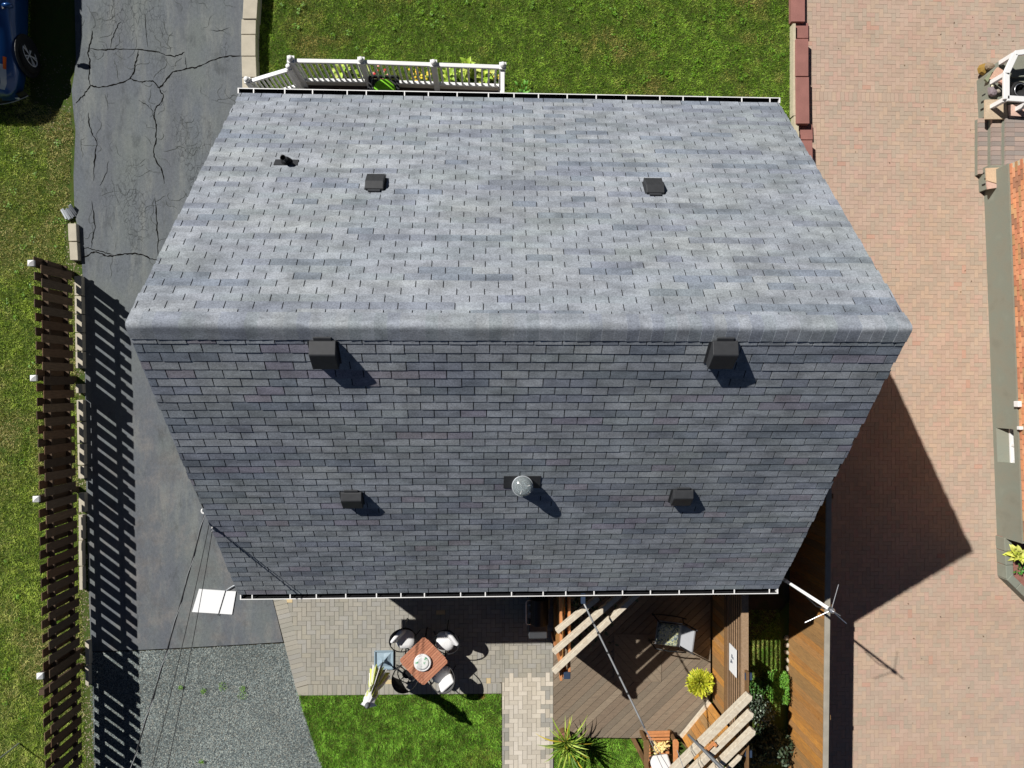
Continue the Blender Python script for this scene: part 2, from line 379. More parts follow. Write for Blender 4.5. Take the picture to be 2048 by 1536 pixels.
def grass(name, poly, dens, palette, label, hmin=0.025, hmax=0.06, z=-0.015, seed=1, holes=(), blade=0.010, patchy=0.0):
    rs = np.random.RandomState(seed); q = [p[:2] for p in poly]
    xs = [p[0] for p in q]; ys = [p[1] for p in q]
    N = int((max(xs) - min(xs)) * (max(ys) - min(ys)) * dens)
    x = rs.uniform(min(xs), max(xs), N); y = rs.uniform(min(ys), max(ys), N)
    k = inside(q, x, y)
    for h in holes: k &= ~inside(h, x, y)
    x, y = x[k], y[k]
    big = vnoise(x, y, 1.1, seed) * 0.6 + vnoise(x, y, 2.7, seed + 1) * 0.4
    mid = vnoise(x, y, 6.0, seed + 2); fine = vnoise(x, y, 17.0, seed + 3)
    dry = palette['dry'](x, y, big, mid)
    if patchy:
        k = rs.rand(len(x)) > patchy * (dry > 0.6) * (mid > 0.45); x, y, big, mid, fine, dry = (a_[k] for a_ in (x, y, big, mid, fine, dry))
    N = len(x)
    ht = rs.uniform(hmin, hmax, N) * (0.7 + 0.6 * fine); th = rs.uniform(0, 2 * np.pi, N); ln = rs.uniform(0.3, 1.25, N)
    th = np.where(rs.rand(N) < 0.45, vnoise(x, y, 5.0, seed + 5) * 9 + rs.normal(0, 0.5, N), th)
    tx = x + np.cos(th) * np.sin(ln) * ht; ty = y + np.sin(th) * np.sin(ln) * ht; tz = z + np.cos(ln) * ht
    ph = rs.uniform(0, np.pi, N); bw = blade * rs.uniform(0.6, 1.3, N) / 2
    v = np.empty((N * 3, 3)); v[0::3] = np.c_[x - np.cos(ph) * bw, y - np.sin(ph) * bw, np.full(N, z)]
    v[1::3] = np.c_[x + np.cos(ph) * bw, y + np.sin(ph) * bw, np.full(N, z)]; v[2::3] = np.c_[tx, ty, tz]
    g1 = np.array(palette['green'][0][:3]); g2 = np.array(palette['green'][1][:3]); d1 = np.array(palette['straw'][:3])
    t = np.clip((mid - 0.2) / 0.6 * 0.6 + fine * 0.4 + rs.normal(0, 0.15, N), 0, 1)[:, None]
    col = g1 * (1 - t) + g2 * t
    dd = np.clip(dry + rs.normal(0, 0.22, N), 0, 1)[:, None]
    col = col * (1 - dd) + d1 * dd * rs.uniform(0.7, 1.25, N)[:, None]
    col *= (0.86 + 0.3 * fine)[:, None] * rs.uniform(0.8, 1.2, N)[:, None] * np.array(palette.get('gain', (1, 1, 1)))
    o = ob(name, np_mesh(name, v, np.arange(N * 3).reshape(-1, 3), col), None, 'grass'); o.color = (0, 0, 0, 1)
    return prop(o, label, 'grass', kind='stuff')

def piece_ob(name, me, parent, loc, col, rot=None):
    o = bpy.data.objects.new(name, me); C.objects.link(o); o.parent = parent
    o.location = loc
    if rot is not None: o.rotation_euler = rot
    o.color = (*col[:3], 1.0); return o

# ------------------------------------------------------------------ GROUND, LAWNS, DRIVES
mb = MB(); mb.box((-150, -150, -0.30), (150, 150, -0.055)); struct('ground', mb, 'soil', 'bare earth and rough grass around the plots', None)

left_edge = [(148, -60), (149, 0), (152, 120), (149, 145), (143, 180), (146, 215), (151, 262), (147, 350), (149, 425), (158, 470), (164, 530), (168, 600), (170, 760), (173, 1000), (178, 1200), (182, 1303)]
drive_poly = [g(*p) for p in left_edge] + [g(*p) for p in [(300, 1299), (450, 1291), (566, 1284), (553, 1230), (540, 1180)]] + [Vector((-3.7, -2.6, 0)), Vector((-3.7, 5.0, 0))] + [g(*p) for p in [(487, 170), (484, 110), (484, 60), (489, 0), (494, -60)]]
bm = bmesh.new(); bm.faces.new([bm.verts.new((p.x, p.y, 0.0)) for p in drive_poly]); ex = bmesh.ops.extrude_face_region(bm, geom=list(bm.faces))
for v_ in [e for e in ex['geom'] if isinstance(e, bmesh.types.BMVert)]: v_.co.z = -0.05
bmesh.ops.recalc_face_normals(bm, faces=list(bm.faces)); bmesh.ops.triangulate(bm, faces=[f for f in bm.faces if len(f.verts) > 4])
me = bpy.data.meshes.new('driveway'); bm.to_mesh(me); bm.free()
drive = prop(ob('driveway', me, None, 'asphalt'), 'cracked grey asphalt driveway left of the house', None, kind='structure')

cracks = [([(184, 60), (185, 76), (178, 95), (176, 106), (180, 122), (179, 142), (177, 160), (182, 172)], 2.6),
          ([(178, 97), (200, 100), (222, 99), (240, 98), (265, 98), (290, 101), (318, 105), (332, 110), (350, 113), (360, 109), (370, 104)], 2.2),
          ([(152, 206), (160, 197), (168, 190), (174, 180), (182, 171), (195, 174), (210, 174), (228, 169), (245, 165), (260, 157), (268, 143), (271, 128), (275, 112), (277, 100)], 2.8),
          ([(260, 157), (270, 161), (282, 164), (292, 162), (305, 162), (312, 168), (318, 177), (330, 163), (345, 145), (360, 141), (376, 136), (392, 135), (405, 129), (425, 121), (440, 115), (460, 112), (483, 112)], 2.8),
          ([(318, 176), (322, 184), (327, 190), (322, 205), (312, 215), (308, 226), (309, 238), (313, 250), (312, 266), (312, 282), (306, 304), (312, 322), (324, 340), (329, 368)], 2.6),
          ([(276, 200), (290, 208), (300, 216), (307, 224)], 1.6),
          ([(176, 226), (179, 250), (184, 268), (194, 284), (191, 305), (188, 330), (187, 362)], 2.4),
          ([(164, 515), (176, 511), (183, 506), (193, 503), (203, 508), (216, 512), (232, 511), (250, 508), (270, 507), (286, 510), (300, 517), (318, 521)], 3.0),
          ([(163, 498), (176, 496), (186, 499), (200, 502), (215, 507), (232, 512)], 1.6),
          ([(184, 400), (188, 436), (190, 456), (186, 470), (184, 482), (183, 496)], 2.2),
          ([(310, 395), (313, 425), (314, 452), (316, 480), (316, 512)], 2.4),
          ([(220, 97), (224, 80), (228, 68), (236, 50), (242, 42)], 1.4),
          ([(372, 113), (372, 126), (373, 136)], 1.2), ([(217, 322), (213, 345), (206, 362), (199, 372)], 1.2),
          ([(290, 20), (292, 60), (296, 95)], 1.4), ([(420, 60), (440, 62), (460, 55)], 1.2)]
for path, wd in cracks:
    mb = MB(); pts = []
    for i in range(len(path) - 1):
        for k in range(4):
            t = k / 4; pts.append(g(path[i][0] + (path[i + 1][0] - path[i][0]) * t + R.uniform(-1.0, 1.0), path[i][1] + (path[i + 1][1] - path[i][1]) * t + R.uniform(-1.0, 1.0)))
    pts.append(g(*path[-1])); n_ = len(pts); vv = []
    for i, p in enumerate(pts):
        t = (pts[min(i + 1, n_ - 1)] - pts[max(i - 1, 0)]).normalized(); sdv = Vector((-t.y, t.x, 0))
        h = wd / 95 / 2 * R.uniform(0.35, 1.15) * min(1.0, (i + 0.4) / 3, (n_ - i - 0.6) / 3)
        vv += [(p + sdv * h).to_tuple()[:2] + (0.004,), (p - sdv * h).to_tuple()[:2] + (0.004,)]
    mb.add(vv, [(2 * i, 2 * i + 1, 2 * i + 3, 2 * i + 2) for i in range(n_ - 1)])
    mb.build('crack', 'crack', drive)

fine = MB()
for k in range(150):
    x, y = R.uniform(165, 470), R.uniform(-20, 520)
    if x > 480 - max(0, y - 180) * 0.46 or not (x < 230 or 290 < x < 350 or R.random() < 0.35): continue
    a = math.radians(90 + R.gauss(0, 28)) if R.random() < 0.6 else R.uniform(0, 6.28); pts = []
    for i in range(R.randint(5, 16)):
        pts.append(g(x, y)); a += R.gauss(0, 0.45); x = max(162, x + 4.2 * math.cos(a)); y += 4.2 * math.sin(a)
    n_ = len(pts); vv = []; w0 = R.uniform(0.5, 1.2) / 95 / 2
    for i, p in enumerate(pts):
        t = (pts[min(i + 1, n_ - 1)] - pts[max(i - 1, 0)]).normalized(); h = w0 * R.uniform(0.4, 1.2) * min(1, (i + 0.3) / 2, (n_ - i - 0.7) / 2)
        vv += [(p.x - t.y * h, p.y + t.x * h, 0.0035), (p.x + t.y * h, p.y - t.x * h, 0.0035)]
    fine.add(vv, [(2 * i, 2 * i + 1, 2 * i + 3, 2 * i + 2) for i in range(n_ - 1)])
fine.build('hairline_cracks', 'crack_stain', drive)['kind'] = 'stuff'

def lawn_sheet(label, pts, z=-0.015):
    q = [g(*p) for p in pts]; mb = MB()
    mb.add([(p.x, p.y, z) for p in q], [tuple(range(len(q)))])
    o = mb.build('lawn', 'lawn_base')
    bmx = bmesh.new(); bmx.from_mesh(o.data); bmesh.ops.recalc_face_normals(bmx, faces=list(bmx.faces))
    for f in bmx.faces:
        if f.normal.z < 0: f.normal_flip()
    bmesh.ops.triangulate(bmx, faces=list(bmx.faces)); bmx.to_mesh(o.data); bmx.free()
    return prop(o, label, None, kind='structure'), q

GREEN = (S(86, 126, 24), S(156, 198, 66)); RICH = (S(70, 122, 20), S(144, 202, 68)); STRAW = S(168, 150, 96)
front_px = [(505, -80), (1592, -80), (1592, 60), (1596, 330), (1400, 420), (700, 420), (540, 240), (515, 180), (517, 0)]
_, fp = lawn_sheet('mown front lawn between the driveway wall and the red coping', front_px)
def dry_front(x, y, b, m): return np.clip((b - 0.52) * 2.4 + (m - 0.5) * 0.9 + np.clip((-3.0 - x) * 0.22, 0, 0.3), 0, 0.95)
grass('grass', fp, 5200, {'green': GREEN, 'straw': S(168, 154, 88), 'dry': dry_front}, 'short grass with dry patches on the front lawn', seed=3)
left_px = [(-90, -80), (158, -80), (158, 120), (150, 180), (158, 262), (152, 350), (155, 425), (160, 470), (166, 540), (172, 700), (175, 1000), (182, 1300), (190, 1630), (-90, 1630)]
_, lp = lawn_sheet('rough side lawn left of the picket fence', left_px)
left_grass_px = [(-90, -80), (60, -80), (60, 205), (140, 225), (146, 262), (140, 350), (138, 425), (128, 450), (130, 525), (148, 545), (152, 700), (156, 1000), (166, 1300), (172, 1630), (-90, 1630)]
def dry_left(x, y, b, m): return np.clip((b - 0.36) * 1.9 + (m - 0.5) * 0.7 + np.clip((y - 3.2) * 0.5, 0, 0.6) * (x > -8.9), 0, 0.95)
grass('grass', [g(*p) for p in left_grass_px], 4600, {'green': (S(112, 144, 36), S(186, 210, 86)), 'straw': S(196, 184, 124), 'dry': dry_left}, 'patchy yellow green grass left of the picket fence', seed=9, hmax=0.075, patchy=0.3)
back_px = [(594, 1384), (760, 1386), (1003, 1380), (1003, 1640), (680, 1640), (650, 1560), (625, 1480), (606, 1425)]
_, bp = lawn_sheet('small rich green back lawn below the patio', back_px)
def dry_back(x, y, b, m): return np.clip((b - 0.70) * 2.0, 0, 0.5) + 0.9 * (np.hypot(x + 2.95 - 0.25, y + 6.36) < 0.10) + 0.9 * (np.hypot(x - 0.0, y + 6.52) < 0.08)
grass('grass', bp, 7000, {'green': RICH, 'straw': S(150, 120, 62), 'dry': dry_back}, 'lush mown grass on the small back lawn', seed=21, hmax=0.07)
deck_px = [(1107, 1470), (1420, 1380), (1600, 1180), (1600, 1640), (1107, 1640)]
_, dp = lawn_sheet('narrow garden strip behind the wooden deck', deck_px)
grass('grass', [g(*p) for p in [(1109, 1478), (1290, 1478), (1330, 1545), (1330, 1640), (1109, 1640)]], 6500, {'green': RICH, 'straw': S(150, 120, 62), 'dry': dry_back}, 'small grass triangle below the deck beside the spiky plant', seed=31, hmax=0.07)
grass('grass', [g(*p) for p in [(1492, 1220), (1560, 1220), (1560, 1430), (1492, 1430)]], 4500, {'green': RICH, 'straw': S(176, 160, 100), 'dry': lambda x, y, b, m: np.clip(0.35 + (m - 0.5), 0, 1)}, 'shaded grass strip between the slatted screen and the board fence', seed=41, hmax=0.07)

# gravel parking pad
gpx = [(176, 1306), (300, 1302), (450, 1294), (568, 1287), (583, 1330), (598, 1388), (612, 1440), (632, 1500), (660, 1570), (690, 1640), (190, 1640)]
gp = [g(*p) for p in gpx]
mb = MB(); mb.add([(p.x, p.y, -0.02) for p in gp], [tuple(range(len(gp)))[::-1]])
o = struct('gravel_pad', mb, 'gravel_base', 'crushed stone pad below the asphalt')
bmx = bmesh.new(); bmx.from_mesh(o.data)
for f in bmx.faces:
    if f.normal.z < 0: f.normal_flip()
bmesh.ops.triangulate(bmx, faces=list(bmx.faces)); bmx.to_mesh(o.data); bmx.free()
def pebbles(name, poly, dens, rmin, rmax, pal, label, z=-0.02, seed=5):
    rs = np.random.RandomState(seed); q = [p[:2] for p in poly]; xs = [p[0] for p in q]; ys = [p[1] for p in q]
    N = int((max(xs) - min(xs)) * (max(ys) - min(ys)) * dens); x = rs.uniform(min(xs), max(xs), N); y = rs.uniform(min(ys), max(ys), N)
    k = inside(q, x, y); x, y = x[k], y[k]; N = len(x)
    base = np.array([(1, 0, 0), (0, 1, 0), (-1, 0, 0), (0, -1, 0), (0, 0, 1.0)])
    tri = np.array([(0, 1, 4), (1, 2, 4), (2, 3, 4), (3, 0, 4)])
    r = rs.uniform(rmin, rmax, N)[:, None, None] * rs.uniform(0.6, 1.35, (N, 5, 1)); a = rs.uniform(0, 6.28, N)
    v = np.repeat(base[None], N, 0) * r; v[:, 4, :2] += rs.uniform(-0.5, 0.5, (N, 2)) * r[:, 4]
    ca, sa = np.cos(a)[:, None], np.sin(a)[:, None]
    vx = v[..., 0] * ca - v[..., 1] * sa + x[:, None]; vy = v[..., 0] * sa + v[..., 1] * ca + y[:, None]; vz = v[..., 2] * 0.8 + z
    V = np.stack([vx, vy, vz], -1).reshape(-1, 3); T = (tri[None] + (np.arange(N) * 5)[:, None, None]).reshape(-1, 3)
    pal = np.array([p[:3] for p in pal]); col = pal[rs.randint(0, len(pal), N)] * rs.uniform(0.7, 1.2, N)[:, None] * (0.8 + 0.4 * vnoise(x, y, 1.6, seed))[:, None]
    o = ob(name, np_mesh(name, V, T, np.repeat(col, 4, 0)), None, 'stone_piece'); o.color = (0, 0, 0, 1)
    return prop(o, label, 'gravel', kind='stuff')
pebbles('gravel', gp, 5000, 0.006, 0.017, [S(122, 132, 131), S(134, 144, 142), S(110, 120, 121), S(158, 164, 158), S(92, 102, 103), S(128, 128, 121)], 'grey crushed stone spread below the asphalt driveway')
def weed_patch(name, spots, label, cols, size, n_):
    m_ = MB()
    for (px, py, r_) in spots:
        c0 = g(px, py)
        for k in range(n_):
            a = R.uniform(0, 6.28); q_ = r_ * math.sqrt(R.random()); p = c0 + Vector((q_ * math.cos(a), q_ * math.sin(a), R.uniform(0.02, 0.05))); L_ = size * R.uniform(0.6, 1.4); b = R.uniform(0, 6.28)
            u_ = Vector((math.cos(b), math.sin(b), R.uniform(-0.3, 0.3))) * L_; v_ = Vector((-math.sin(b), math.cos(b), R.uniform(-0.3, 0.3))) * L_ * 0.55
            m_.add([p - u_, p + v_, p + u_, p - v_], [(0, 1, 2, 3)], jit(R.choice(cols), 0.2))
    return prop(m_.build(name, 'leaf'), label, 'weeds', kind='stuff')
WEED = [S(96, 142, 30), S(112, 156, 40), S(80, 124, 24)]
weed_patch('weeds', [(R.uniform(1200, 1570), R.uniform(0, 180), R.uniform(0.04, 0.12)) for k in range(60)] + [(R.uniform(560, 1200), R.uniform(0, 110), R.uniform(0.02, 0.06)) for k in range(30)], 'bright broad leaved weeds dotted over the front lawn', WEED, 0.016, 16)
weed_patch('weeds', [(447, 1372, 0.10), (486, 1390, 0.10), (408, 1381, 0.06), (486, 1376, 0.06), (362, 1374, 0.05), (404, 1522, 0.05)], 'tiny green weeds growing through the gravel', WEED, 0.010, 60)
weed_patch('weeds', [(R.uniform(10, 135), R.uniform(270, 1500), R.uniform(0.03, 0.09)) for k in range(50)], 'dark green weeds dotted over the left lawn', WEED, 0.015, 14)
# crumbly soil and grit along the fence foot
grit = [g(*p) for p in [(128, 430), (148, 425), (168, 540), (172, 760), (176, 1000), (181, 1300), (192, 1640), (168, 1640), (160, 1300), (152, 1000), (146, 700), (140, 545), (128, 520)]]
pebbles('grit', grit, 900, 0.006, 0.022, [S(150, 138, 112), S(120, 108, 84), S(180, 170, 150), S(100, 92, 66)], 'crumbly soil and grit along the foot of the picket fence', z=-0.018, seed=6)
sh_l = [g(*p) for p in [(60, 90), (145, 120), (140, 220), (146, 262), (0, 262), (0, 205)]]
pebbles('grit', sh_l, 500, 0.006, 0.02, [S(130, 122, 104), S(150, 140, 118), S(100, 96, 80)], 'gravelly dirt under and in front of the parked blue car', z=-0.018, seed=16)

# ------------------------------------------------------------------ PAVING
def herring(poly, u, x0, y0, gap=0.0032):           # 90 degree herringbone cells over a convex polygon -> clipped polygons
    q = ccw(poly); xs = [p[0] for p in q]; ys = [p[1] for p in q]; out = []
    for iy in range(int((min(ys) - y0) / u) - 3, int((max(ys) - y0) / u) + 3):
        for ix in range(int((min(xs) - x0) / u) - 3, int((max(xs) - x0) / u) + 3):
            k = (ix - iy) % 4
            if k == 0: w_, h_ = 2, 1
            elif k == 3: w_, h_ = 1, 2
            else: continue
            a, b = x0 + ix * u + gap, y0 + iy * u + gap; c_, d_ = x0 + (ix + w_) * u - gap, y0 + (iy + h_) * u - gap
            cl = clip([(a, b), (c_, b), (c_, d_), (a, d_)], q)
            if len(cl) >= 3 and area(cl) > 0.0012: out.append(cl)
    return out
def pave(parent, polys, colfn, z, name='paver', count=300, mat='paver', keep=None):
    # the pieces that show largest become parts, the rest one joined part
    inf = []
    for q in polys:
        cx = sum(p[0] for p in q) / len(q); cy = sum(p[1] for p in q) / len(q); px, py = proj((cx, cy, z))
        vis = (0 < px < 2048 and 0 < py < 1536) and not (keep and not keep(px, py))
        inf.append((-(area(q) if vis else 0), q, cx, cy, vis))
    order = sorted(range(len(inf)), key=lambda i: (round(inf[i][0], 3), R.random() if inf[i][4] else 1))
    big = set(i for i in order[:count] if inf[i][4])
    joined = MB(); shapes = {}
    pl = wl(parent)
    for i, (_, q, cx, cy, vis) in enumerate(inf):
        col = colfn(cx, cy); zz = z + R.uniform(-0.002, 0.002)
        if i in big:
            key = tuple((round(p[0] - cx, 3), round(p[1] - cy, 3)) for p in q)
            if key not in shapes:
                m_ = MB().prism([(p[0] - cx, p[1] - cy) for p in q], -0.03, 0.0); shapes[key] = m_.mesh(name); shapes[key].materials.append(M[mat])
            piece_ob(name, shapes[key], parent, Vector((cx, cy, zz)) - pl, col, (R.gauss(0, 0.006), R.gauss(0, 0.006), 0))
        else: joined.prism(q, z - 0.03, zz, col)
    if joined.v:
        o = joined.build(name + '_field', mat, parent); o['kind'] = 'stuff'

GREYS = [S(160, 157, 148), S(157, 154, 146), S(164, 160, 150), S(160, 158, 152), S(163, 159, 147), S(154, 152, 143)]
def grey_col(x, y):
    if R.random() < 0.008: return jit(S(206, 186, 146))
    return jit(R.choice(GREYS), 0.035)
UP = 0.0955
main_px = [(566, 1180), (1003, 1180), (1003, 1368), (616, 1368)]
mp = ccw([g(*p) for p in [(566, 1170), (1004, 1170), (1004, 1367), (617, 1368)]])
base_px = [(540, 1100), (1107, 1100), (1107, 1640), (1003, 1640), (1003, 1388), (598, 1390)]
q = [g(*p) for p in base_px]
mb = MB(); mb.prism([g(*p) for p in [(536, 1150), (1107, 1150), (1107, 1387), (598, 1390)]], -0.04, 0.004); mb.prism([g(*p) for p in [(1004, 1385), (1107, 1385), (1107, 1640), (1004, 1640)]], -0.04, 0.0035)
patio = struct('patio', mb, 'joint', 'grey herringbone paver patio behind the house')
polys = herring(mp, UP, -4.3, -7.0)
a0 = g(566, 1170); a1 = g(617, 1368); b0 = g(541, 1176); b1 = g(592, 1375)    # slanted soldier course on the left edge
nS = int((a1 - a0).length / UP)
for k in range(nS):
    t0, t1 = k / nS, (k + 1) / nS; e = 0.03 / nS
    polys.append(ccw([a0.lerp(a1, t0 + e), a0.lerp(a1, t1 - e), b0.lerp(b1, t1 - e), b0.lerp(b1, t0 + e)]))
c0 = g(617, 1369); c1 = g(1003, 1366); d0 = g(617, 1390); d1 = g(1003, 1386); nS = int((c1 - c0).length / UP)
for k in range(nS):
    t0, t1 = k / nS, (k + 1) / nS; e = 0.03 / nS
    polys.append(ccw([c0.lerp(c1, t0 + e), c0.lerp(c1, t1 - e), d0.lerp(d1, t1 - e), d0.lerp(d1, t0 + e)]))
strip = ccw([g(*p) for p in [(1004.5, 1170), (1106, 1170), (1106, 1640), (1004.5, 1640)]])
lightc = [S(202, 194, 180), S(196, 188, 174), S(208, 200, 187), S(190, 182, 168)]
polys.append(ccw([g(617, 1369.5), g(617, 1390), g(597, 1390), g(592.5, 1376)]))
polys += herring(strip, UP, -4.3, -7.0)
yl = g(1050, 1353).y; xl = g(1016, 1400).x; xr = g(1084, 1400).x
def patio_col(x, y):
    if x > g(1004, 1300).x and y < yl:
        if x < xl: return jit(R.choice(GREYS), 0.07) if int(y * 1.45) % 3 else jit(R.choice(lightc))
        if x > xr: return jit(R.choice(GREYS), 0.07) if R.random() < 0.55 else jit(R.choice(lightc))
        return jit(R.choice(lightc), 0.05)
    return grey_col(x, y)
pave(patio, polys, patio_col, 0.018, keep=lambda px, py: py > 1192)

# red herringbone drive of the neighbour
UD = 0.0915
X0 = g(1616, 100).x
dq = ccw([(X0, -9.6), (11.0, -9.6), (11.6, -4.2), (11.0, -3.6), (10.78, 3.9), (10.95, 4.6), (12.6, 6.2), (12.6, 9.6), (X0, 9.6)])
dconv = ccw([(X0 - 0.35, -9.6), (12.4, -9.6), (12.4, 9.6), (X0 - 0.35, 9.6)])
mb = MB(); mb.prism(dconv, -0.05, -0.012)
pdrive = struct('paved_driveway', mb, 'joint_red', 'red herringbone brick paver driveway right of the house')
ys0, ys1 = g(1700, 202).y, g(1700, 184).y
polys = []
reg_hi = ccw([(X0 - 0.3, ys1), (12.4, ys1), (12.4, 9.5), (X0 - 0.3, 9.5)]); reg_lo = ccw([(X0 - 0.3, -9.5), (12.4, -9.5), (12.4, ys0), (X0 - 0.3, ys0)])
for rg in (reg_hi, reg_lo): polys += herring(rg, UD, X0, 0.03, 0.0022)
k = 0
while X0 - 0.3 + (k + 1) * UD < 12.4:
    a = X0 - 0.3 + k * UD; polys.append([(a + 0.003, ys0 + 0.003), (a + UD - 0.003, ys0 + 0.003), (a + UD - 0.003, ys1 - 0.003), (a + 0.003, ys1 - 0.003)]); k += 1
REDS = [S(189, 164, 147), S(187, 162, 145), S(183, 163, 146), S(179, 162, 145), S(189, 166, 146), S(190, 161, 145), S(188, 165, 148), S(182, 160, 143), S(186, 162, 146)]
def red_col(x, y):
    v_ = float(vnoise(np.array([x]), np.array([y]), 0.9, 77)[0] * 0.6 + vnoise(np.array([x]), np.array([y]), 2.4, 78)[0] * 0.4)
    if R.random() < 0.006: return jit(S(190, 154, 136))
    c_ = R.choice(REDS[2:5]) if v_ + R.uniform(-0.22, 0.22) > 0.56 else R.choice(REDS)
    return jit(c_, 0.035)
pave(pdrive, polys, red_col, 0.0, keep=lambda px, py: px > 1660)

lit = MB()
for (x0, x1, y0, y1, n_) in ((1880, 2040, 20, 120, 16), (1640, 1950, 60, 700, 26), (1760, 1980, 1180, 1500, 14)):
    for k in range(n_):
        p = g(R.uniform(x0, x1), R.uniform(y0, y1), 0.006); a = R.uniform(0, 6.28); L_ = R.uniform(0.008, 0.026); u_ = Vector((math.cos(a), math.sin(a), R.uniform(0, .3))) * L_; v_ = Vector((-math.sin(a), math.cos(a), R.uniform(0, .4))) * L_ * 0.5
        lit.add([p - u_, p + v_, p + u_, p - v_], [(0, 1, 2, 3)], jit(R.choice([S(84, 62, 44), S(110, 84, 56), S(66, 54, 44)]), 0.2))
prop(lit.build('leaf_litter', 'leaf'), 'scattered brown leaf scraps on the paved driveway', 'leaves', kind='stuff')

# ------------------------------------------------------------------ THE HOUSE
CX, CY, HL, RUN, ZR, ZE = 0.5166, 0.6741, 4.5267, 4.14, 6.792, 3.0
TH = math.atan2(ZR - ZE, RUN); CT, ST = math.cos(TH), math.sin(TH); SL = (ZR - ZE) / ST
house = thing('house', (CX, CY, 0), 'house with a steep grey shingled gable roof and white gutters', 'house')
mb = MB()
for sx in (-1, 1):                        # long walls and gables
    pass
X0w, X1w, Y0w, Y1w = CX - HL + 0.32, CX + HL - 0.28, CY - RUN + 0.36, CY + RUN - 0.36
mb.box((X0w, Y0w, 0), (X1w, Y0w + 0.15, ZE + 0.28)); mb.box((X0w, Y1w - 0.15, 0), (X1w, Y1w, ZE + 0.28))
for xa, xb in ((X0w, X0w + 0.15), (X1w - 0.15, X1w)):
    pr = [(Y0w + 0.15, 0), (Y1w - 0.15, 0), (Y1w - 0.15, ZE + 0.30), (CY, ZR - 0.25), (Y0w + 0.15, ZE + 0.30)]
    vv = [(xa, y, z) for y, z in pr] + [(xb, y, z) for y, z in pr]; m_ = len(pr)
    mb.add(vv, [tuple(range(m_))[::-1], tuple(range(m_, 2 * m_))] + [(i, (i + 1) % m_, m_ + (i + 1) % m_, m_ + i) for i in range(m_)])
mb.build('wall', 'siding', house)

up_dir = {'front': Vector((0, -CT, ST)), 'back': Vector((0, CT, ST))}
nrm = {'front': Vector((0, ST, CT)), 'back': Vector((0, -ST, CT))}
xdir = {'front': Vector((-1, 0, 0)), 'back': Vector((1, 0, 0))}
org = {'front': Vector((CX + HL, CY + RUN, ZE)), 'back': Vector((CX - HL, CY - RUN, ZE))}
SM = {}
for s_ in ('front', 'back'):
    x_, u_, n_, o_ = xdir[s_], up_dir[s_], nrm[s_], org[s_]
    SM[s_] = Matrix(((x_.x, u_.x, n_.x, o_.x), (x_.y, u_.y, n_.y, o_.y), (x_.z, u_.z, n_.z, o_.z), (0, 0, 0, 1)))
def on_roof(px, py, side, lift=0.0):      # (x along, v up the slope) under a pixel
    d = Vector(ray(px, py)); n_ = nrm[side]; o_ = org[side] + n_ * lift
    t = (o_ - Vector((0, 0, CAM_H))).dot(n_) / d.dot(n_); p = Vector((0, 0, CAM_H)) + d * t - o_
    return p.dot(xdir[side]), p.dot(up_dir[side])
mb = MB()
for s_ in ('front', 'back'): mb.box((0, -0.0, -0.03), (2 * HL, SL - 0.085, -0.001), None, SM[s_])
roof = mb.build('roof', 'roof_deck', house); roof['label'] = 'grey asphalt shingle gable roof'
mb = MB()                                 # white rake boards and soffits
for s_ in ('front', 'back'):
    for xa in (0.01, 2 * HL - 0.035): mb.box((xa, 0.02, -0.17), (xa + 0.025, SL - 0.15, -0.032), None, SM[s_])
mb.build('rake_board', 'white_paint', house)
mb = MB()
mb.box((CX - HL + 0.04, CY + RUN - 0.05, ZE - 0.17), (CX + HL - 0.04, CY + RUN - 0.025, ZE - 0.04)); mb.box((CX - HL + 0.04, CY - RUN + 0.025, ZE - 0.17), (CX + HL - 0.04, CY - RUN + 0.05, ZE - 0.04))
mb.box((CX - HL + 0.04, CY + RUN - 0.34, ZE - 0.172), (CX + HL - 0.04, CY + RUN - 0.052, ZE - 0.155)); mb.box((CX - HL + 0.04, CY - RUN + 0.052, ZE - 0.172), (CX + HL - 0.04, CY - RUN + 0.34, ZE - 0.155))
mb.build('fascia', 'white_paint', house)

